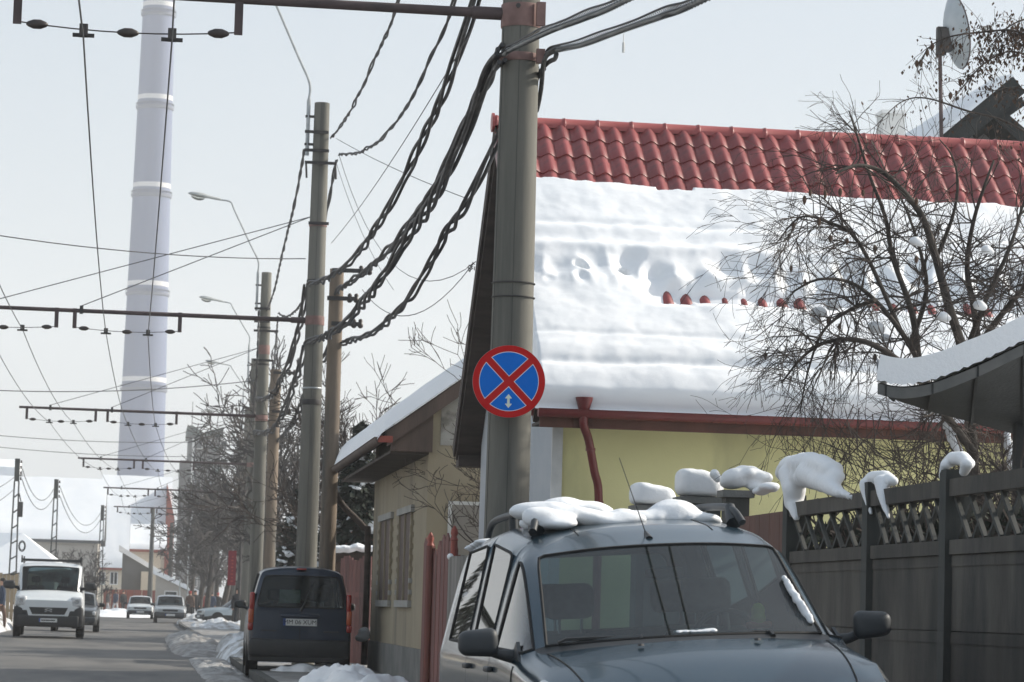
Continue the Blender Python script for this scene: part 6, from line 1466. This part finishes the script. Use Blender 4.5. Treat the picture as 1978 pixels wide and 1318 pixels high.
# ---------------------------------------------------------------- white cargo van
pv = dict(L=5.2, hw=1.0, zs=.32, zb=1.30, zb2=1.34, zr=2.22, zn=1.12, zc=1.36, xc=.62, xa=.80, xw=1.30, zwt=2.02, tw=.86, twb=.965, glass=[(1.30, 1.85)], xre=5.1, rslant=.03, axles=(.95, 4.1), rise=.5, fall=.02, fb=.04, lowfront=True, lowrow=0, lowside=True, sub=3)
wv = thing('white_van', 'white cargo van with roof rack coming toward us on the left', 'van', (0, 0, 0), None, False)
make_car(wv, pv, dict(BM, paint='paint_white', windscreen='van_glass', lower='plastic_trim'))
wheels(wv, pv, .34, .22); cabin(wv, pv); seats(wv, (1.9,), 1.0, .9, 1.5)
vq = P(91, 1238, 88); wv.location = (vq.x, 88, .03); wv.rotation_euler = (0, 0, R(90+.6))
for s in (-1, 1):
    m = rbox((.17, s*.80, 1.03), (.30, .34, .30), .07); hl = m.build('headlight', 'lens_clear', wv, 40)
    m = MB(); m.lathe([(.075, -.0), (.06, .02), (.02, .03)], (.02, s*.80, 1.04), 14, 'x'); m.build('reflector', 'chrome', hl, 60)
    mirror(wv, pv, 1.02, 1.48, s, 'plastic_black', 1.5)
    m = rbox((.20, s*.82, .58), (.34, .36, .62), .08); m.build('bumper_corner', 'plastic_trim', wv, 40)
m = rbox((.08, 0, .47), (.18, 1.75, .34), .05); m.build('bumper', 'plastic_trim', wv, 40)
def trap(x, w0, w1, z0, z1, th): m = MB(); m.prism([(x, -w0, z0), (x, w0, z0), (x, w1, z1), (x, -w1, z1)], (th, 0, 0)); return m
trap(.0, .56, .66, .60, .90, .10).build('grille_surround', 'paint_white', wv); trap(-.012, .46, .56, .66, .86, .10).build('grille', 'plastic_black', wv)
for k in (0, 1):
    m = MB(); z = .745+k*.055; [m.bar((-.02, 0, z+.035), (-.02, s*.11, z-.012), .014, .026, (1, 0, 0)) for s in (-1, 1)]; m.build('chevron_emblem', 'chrome', wv)
plate(wv, -.014, .49, -1, None, .52)
m = MB(); m.b2((-.022, -.2, .475), (-.0205, .2, .505)); m.build('plate_mark', 'ink', wv)
for x in (1.6, 2.6, 3.8):
    m = MB(); m.bar((x, -.86, 2.245), (x, .86, 2.245), .06, .05); rk = m.build('rack_bar', 'plastic_black', wv)
for s in (-1, 1):
    m = MB(); m.bar((1.5, s*.86, 2.21), (4.6, s*.86, 2.21), .04, .05); m.tube([(1.6, s*.86, 2.15), (1.6, s*.86, 2.36)], .022, 6); m.tube([(3.8, s*.86, 2.15), (3.8, s*.86, 2.36)], .022, 6); m.build('rack_rail', 'plastic_black', wv)

# ---------------------------------------------------------------- other cars
def small_car(name, label, X, Y, rz, paint, p, r=.29, extras=True, on=False):
    t = thing(name, label, 'car', (0, 0, 0), None, False); make_car(t, p, dict(BM, paint=paint)); wheels(t, p, r, .18); cabin(t, p); seats(t, (p['xw']+.35, p['xw']+1.15), p['hw'], .5, .98)
    t.location = (X, Y, .01); t.rotation_euler = (0, 0, R(rz))
    for s in (-1, 1):
        m = rbox((.10, s*p['hw']*.70, p['zn']-.13), (.12, .30, .15), .04); m.build('headlight', 'headlamp_on' if on and s > 0 else 'lens_clear', t, 40); mirror(t, p, p['xa']+.12, p['zb']+.04, s, 'plastic_black', .9)
        m = rbox((p['L']-.05, s*p['hw']*.80, p['zb']-.15), (.09, .18, .22), .03); m.build('tail_light', 'lens_red', t, 40)
    m = rbox((.03, 0, .42), (.14, p['hw']*1.8, .20), .05); m.build('bumper', 'plastic_dark', t, 40); m = rbox((.05, 0, p['zn']-.13), (.08, p['hw']*.95, .12), .03); m.build('grille', 'plastic_black', t, 40)
    plate(t, -.045, .42, -1, None, .5); return t
ps = dict(L=4.3, hw=.82, zs=.26, zb=.90, zb2=.92, zr=1.42, zn=.78, zc=.93, xc=1.15, xa=1.35, xw=1.85, zwt=1.30, tw=.76, twb=.95, glass=[(1.85, 2.3), (2.42, 3.1), (3.2, 3.65)], xre=4.05, rslant=.22, axles=(.75, 3.3), rise=.6, fall=.05, fb=.05, lens=False, lowside=True)
cq = P(270, 1195, 186); small_car('white_saloon', 'white boxy car, left of the two far oncoming cars', cq.x, 186, 90, 'paint_white', ps)
cq = P(328, 1205, 158); small_car('silver_estate', 'silver estate car, right of the two far oncoming cars', cq.x, 158, 90, 'paint_silver', dict(ps, zr=1.48, zwt=1.34, hw=.84, lowfront=True))
cq = P(143, 1215, 106); small_car('following_car', 'dark car with a lit headlight following the white van', cq.x, 106, 90, 'paint_dark', ps, on=True)
cq = P(386, 1190, 152); small_car('silver_hatchback', 'silver-blue hatchback parked nose to the road beyond the snow heaps', cq.x, 154, 14, 'paint_silver_blue', dict(ps, zr=1.46, L=4.0, xre=3.8, glass=[(1.85, 2.3), (2.42, 3.0), (3.1, 3.4)]), .30)

# ================================================================== PEOPLE (far down the street)
def person(label, px, foot_py, Y, h, coat, legs, hat=None, seed=0, face=0, stride=.12):
    X = P(px, foot_py, Y).x; rnd = random.Random(seed); k = h/1.75
    V = [(0, 0, .95), (0, 0, 1.15), (0, 0, 1.40), (0, 0, 1.50), (0, -.01, 1.64), (0, -.005, 1.72),
         (.19, 0, 1.40), (.25, .03, 1.13), (.24, -.06+.1*rnd.random(), .90), (.24, -.08, .80), (-.19, 0, 1.40), (-.25, .02, 1.13), (-.24, -.04, .90), (-.24, -.06, .80),
         (.10, 0, .88), (.11, -.02+stride, .50), (.11, stride, .09), (.11, stride-.14, .04), (-.10, 0, .88), (-.11, -.02-stride, .50), (-.11, -stride*.8, .09), (-.11, -stride*.8-.14, .04)]
    E_ = [(0, 1), (1, 2), (2, 3), (3, 4), (4, 5), (2, 6), (6, 7), (7, 8), (8, 9), (2, 10), (10, 11), (11, 12), (12, 13), (0, 14), (14, 15), (15, 16), (16, 17), (0, 18), (18, 19), (19, 20), (20, 21)]
    Rr = [.17, .165, .18, .065, .095, .075, .085, .065, .05, .042, .085, .065, .05, .042, .105, .075, .055, .045, .105, .075, .055, .045]
    me = bpy.data.meshes.new('body'); me.from_pydata([Vector(v)*k for v in V], E_, [])
    o = bpy.data.objects.new('tmp', me); COL.objects.link(o); md = o.modifiers.new('s', 'SKIN')
    for sv, r in zip(me.skin_vertices[0].data, Rr): sv.radius = (r*k, r*k*.85)
    me.skin_vertices[0].data[0].use_root = True
    o.modifiers.new('u', 'SUBSURF').levels = 1
    dg = bpy.context.evaluated_depsgraph_get(); dg.update(); nm = bpy.data.meshes.new_from_object(o.evaluated_get(dg)); bpy.data.objects.remove(o)
    nm.materials.clear(); [nm.materials.append(MATS[x]) for x in (coat, legs, 'skin', 'tyre')]
    for pl in nm.polygons:
        pl.use_smooth = True; c = pl.center/k; pl.material_index = 2 if c.z > 1.52 or (abs(c.x) > .18 and c.z < .86) else 3 if c.z < .10 else 1 if c.z < .80 else 0
    t = thing('person', label, 'person', (X, Y, .05), None, False); t.rotation_euler = (0, 0, face)
    link('body', nm, t)
    o = link('hair', blob_mesh('hair', [(Vector((0, .015, 1.70))*k, (.092*k, .105*k, .085*k)), (Vector((0, .04, 1.65))*k, (.09*k, .08*k, .08*k))], hat or 'hair', vox=.02), t)
    return t
person('person in a dark coat standing beside the pole left of the dark blue van', 457, 1205, 132, 1.75, 'coat_black', 'trousers_dark', None, 1, .4, .04)
person('person in black jacket and pale trousers by the red wall, left one', 207, 1190, 222, 1.72, 'coat_black', 'trousers_light', None, 2, 1.2)
person('person in dark clothes by the red wall, between two others', 222, 1190, 224, 1.78, 'coat_blue', 'trousers_light', None, 3, -1)
person('person in black jacket by the red wall, right one of three', 237, 1189, 226, 1.75, 'coat_black', 'trousers_dark', None, 4, .4)
person('pedestrian in brown coat just right of the silver estate car', 366, 1190, 176, 1.7, 'coat_brown', 'trousers_dark', 'coat_red', 5, 2.8)
person('pedestrian in black coat walking behind the snow heaps', 376, 1190, 178, 1.75, 'coat_black', 'trousers_dark', None, 6, .2)
person('pedestrian in red-brown coat among the far walkers', 396, 1186, 192, 1.68, 'coat_red', 'trousers_dark', 'coat_brown', 7, 3)
person('pedestrian in dark blue among the far walkers by the silver hatchback', 408, 1186, 194, 1.74, 'coat_blue', 'trousers_dark', None, 8, 3)
person('pedestrian in black with red hat near the silver hatchback', 420, 1185, 198, 1.72, 'coat_black', 'trousers_dark', 'coat_red', 9, 3)
person('person in blue jacket cut by the left edge, beside the tan fence', 2, 1192, 104, 1.72, 'coat_blue', 'coat_brown', None, 10, -1.4)

# ================================================================== HAZE: cold air round the whole place
hz = bpy.data.materials.new('haze_air'); hz.use_nodes = True; hz.node_tree.nodes.clear()
vo = hz.node_tree.nodes.new('ShaderNodeVolumePrincipled'); vo.inputs['Density'].default_value = .00048; vo.inputs['Color'].default_value = (.985, .99, 1.0, 1); vo.inputs['Anisotropy'].default_value = .0
ho = hz.node_tree.nodes.new('ShaderNodeOutputMaterial'); hz.node_tree.links.new(vo.outputs[0], ho.inputs['Volume']); MATS['haze_air'] = hz
m = MB(); m.b2((-1450, -320, -1.2), (1450, 1850, 178)); o = m.build('haze', 'haze_air'); o['kind'] = 'stuff'
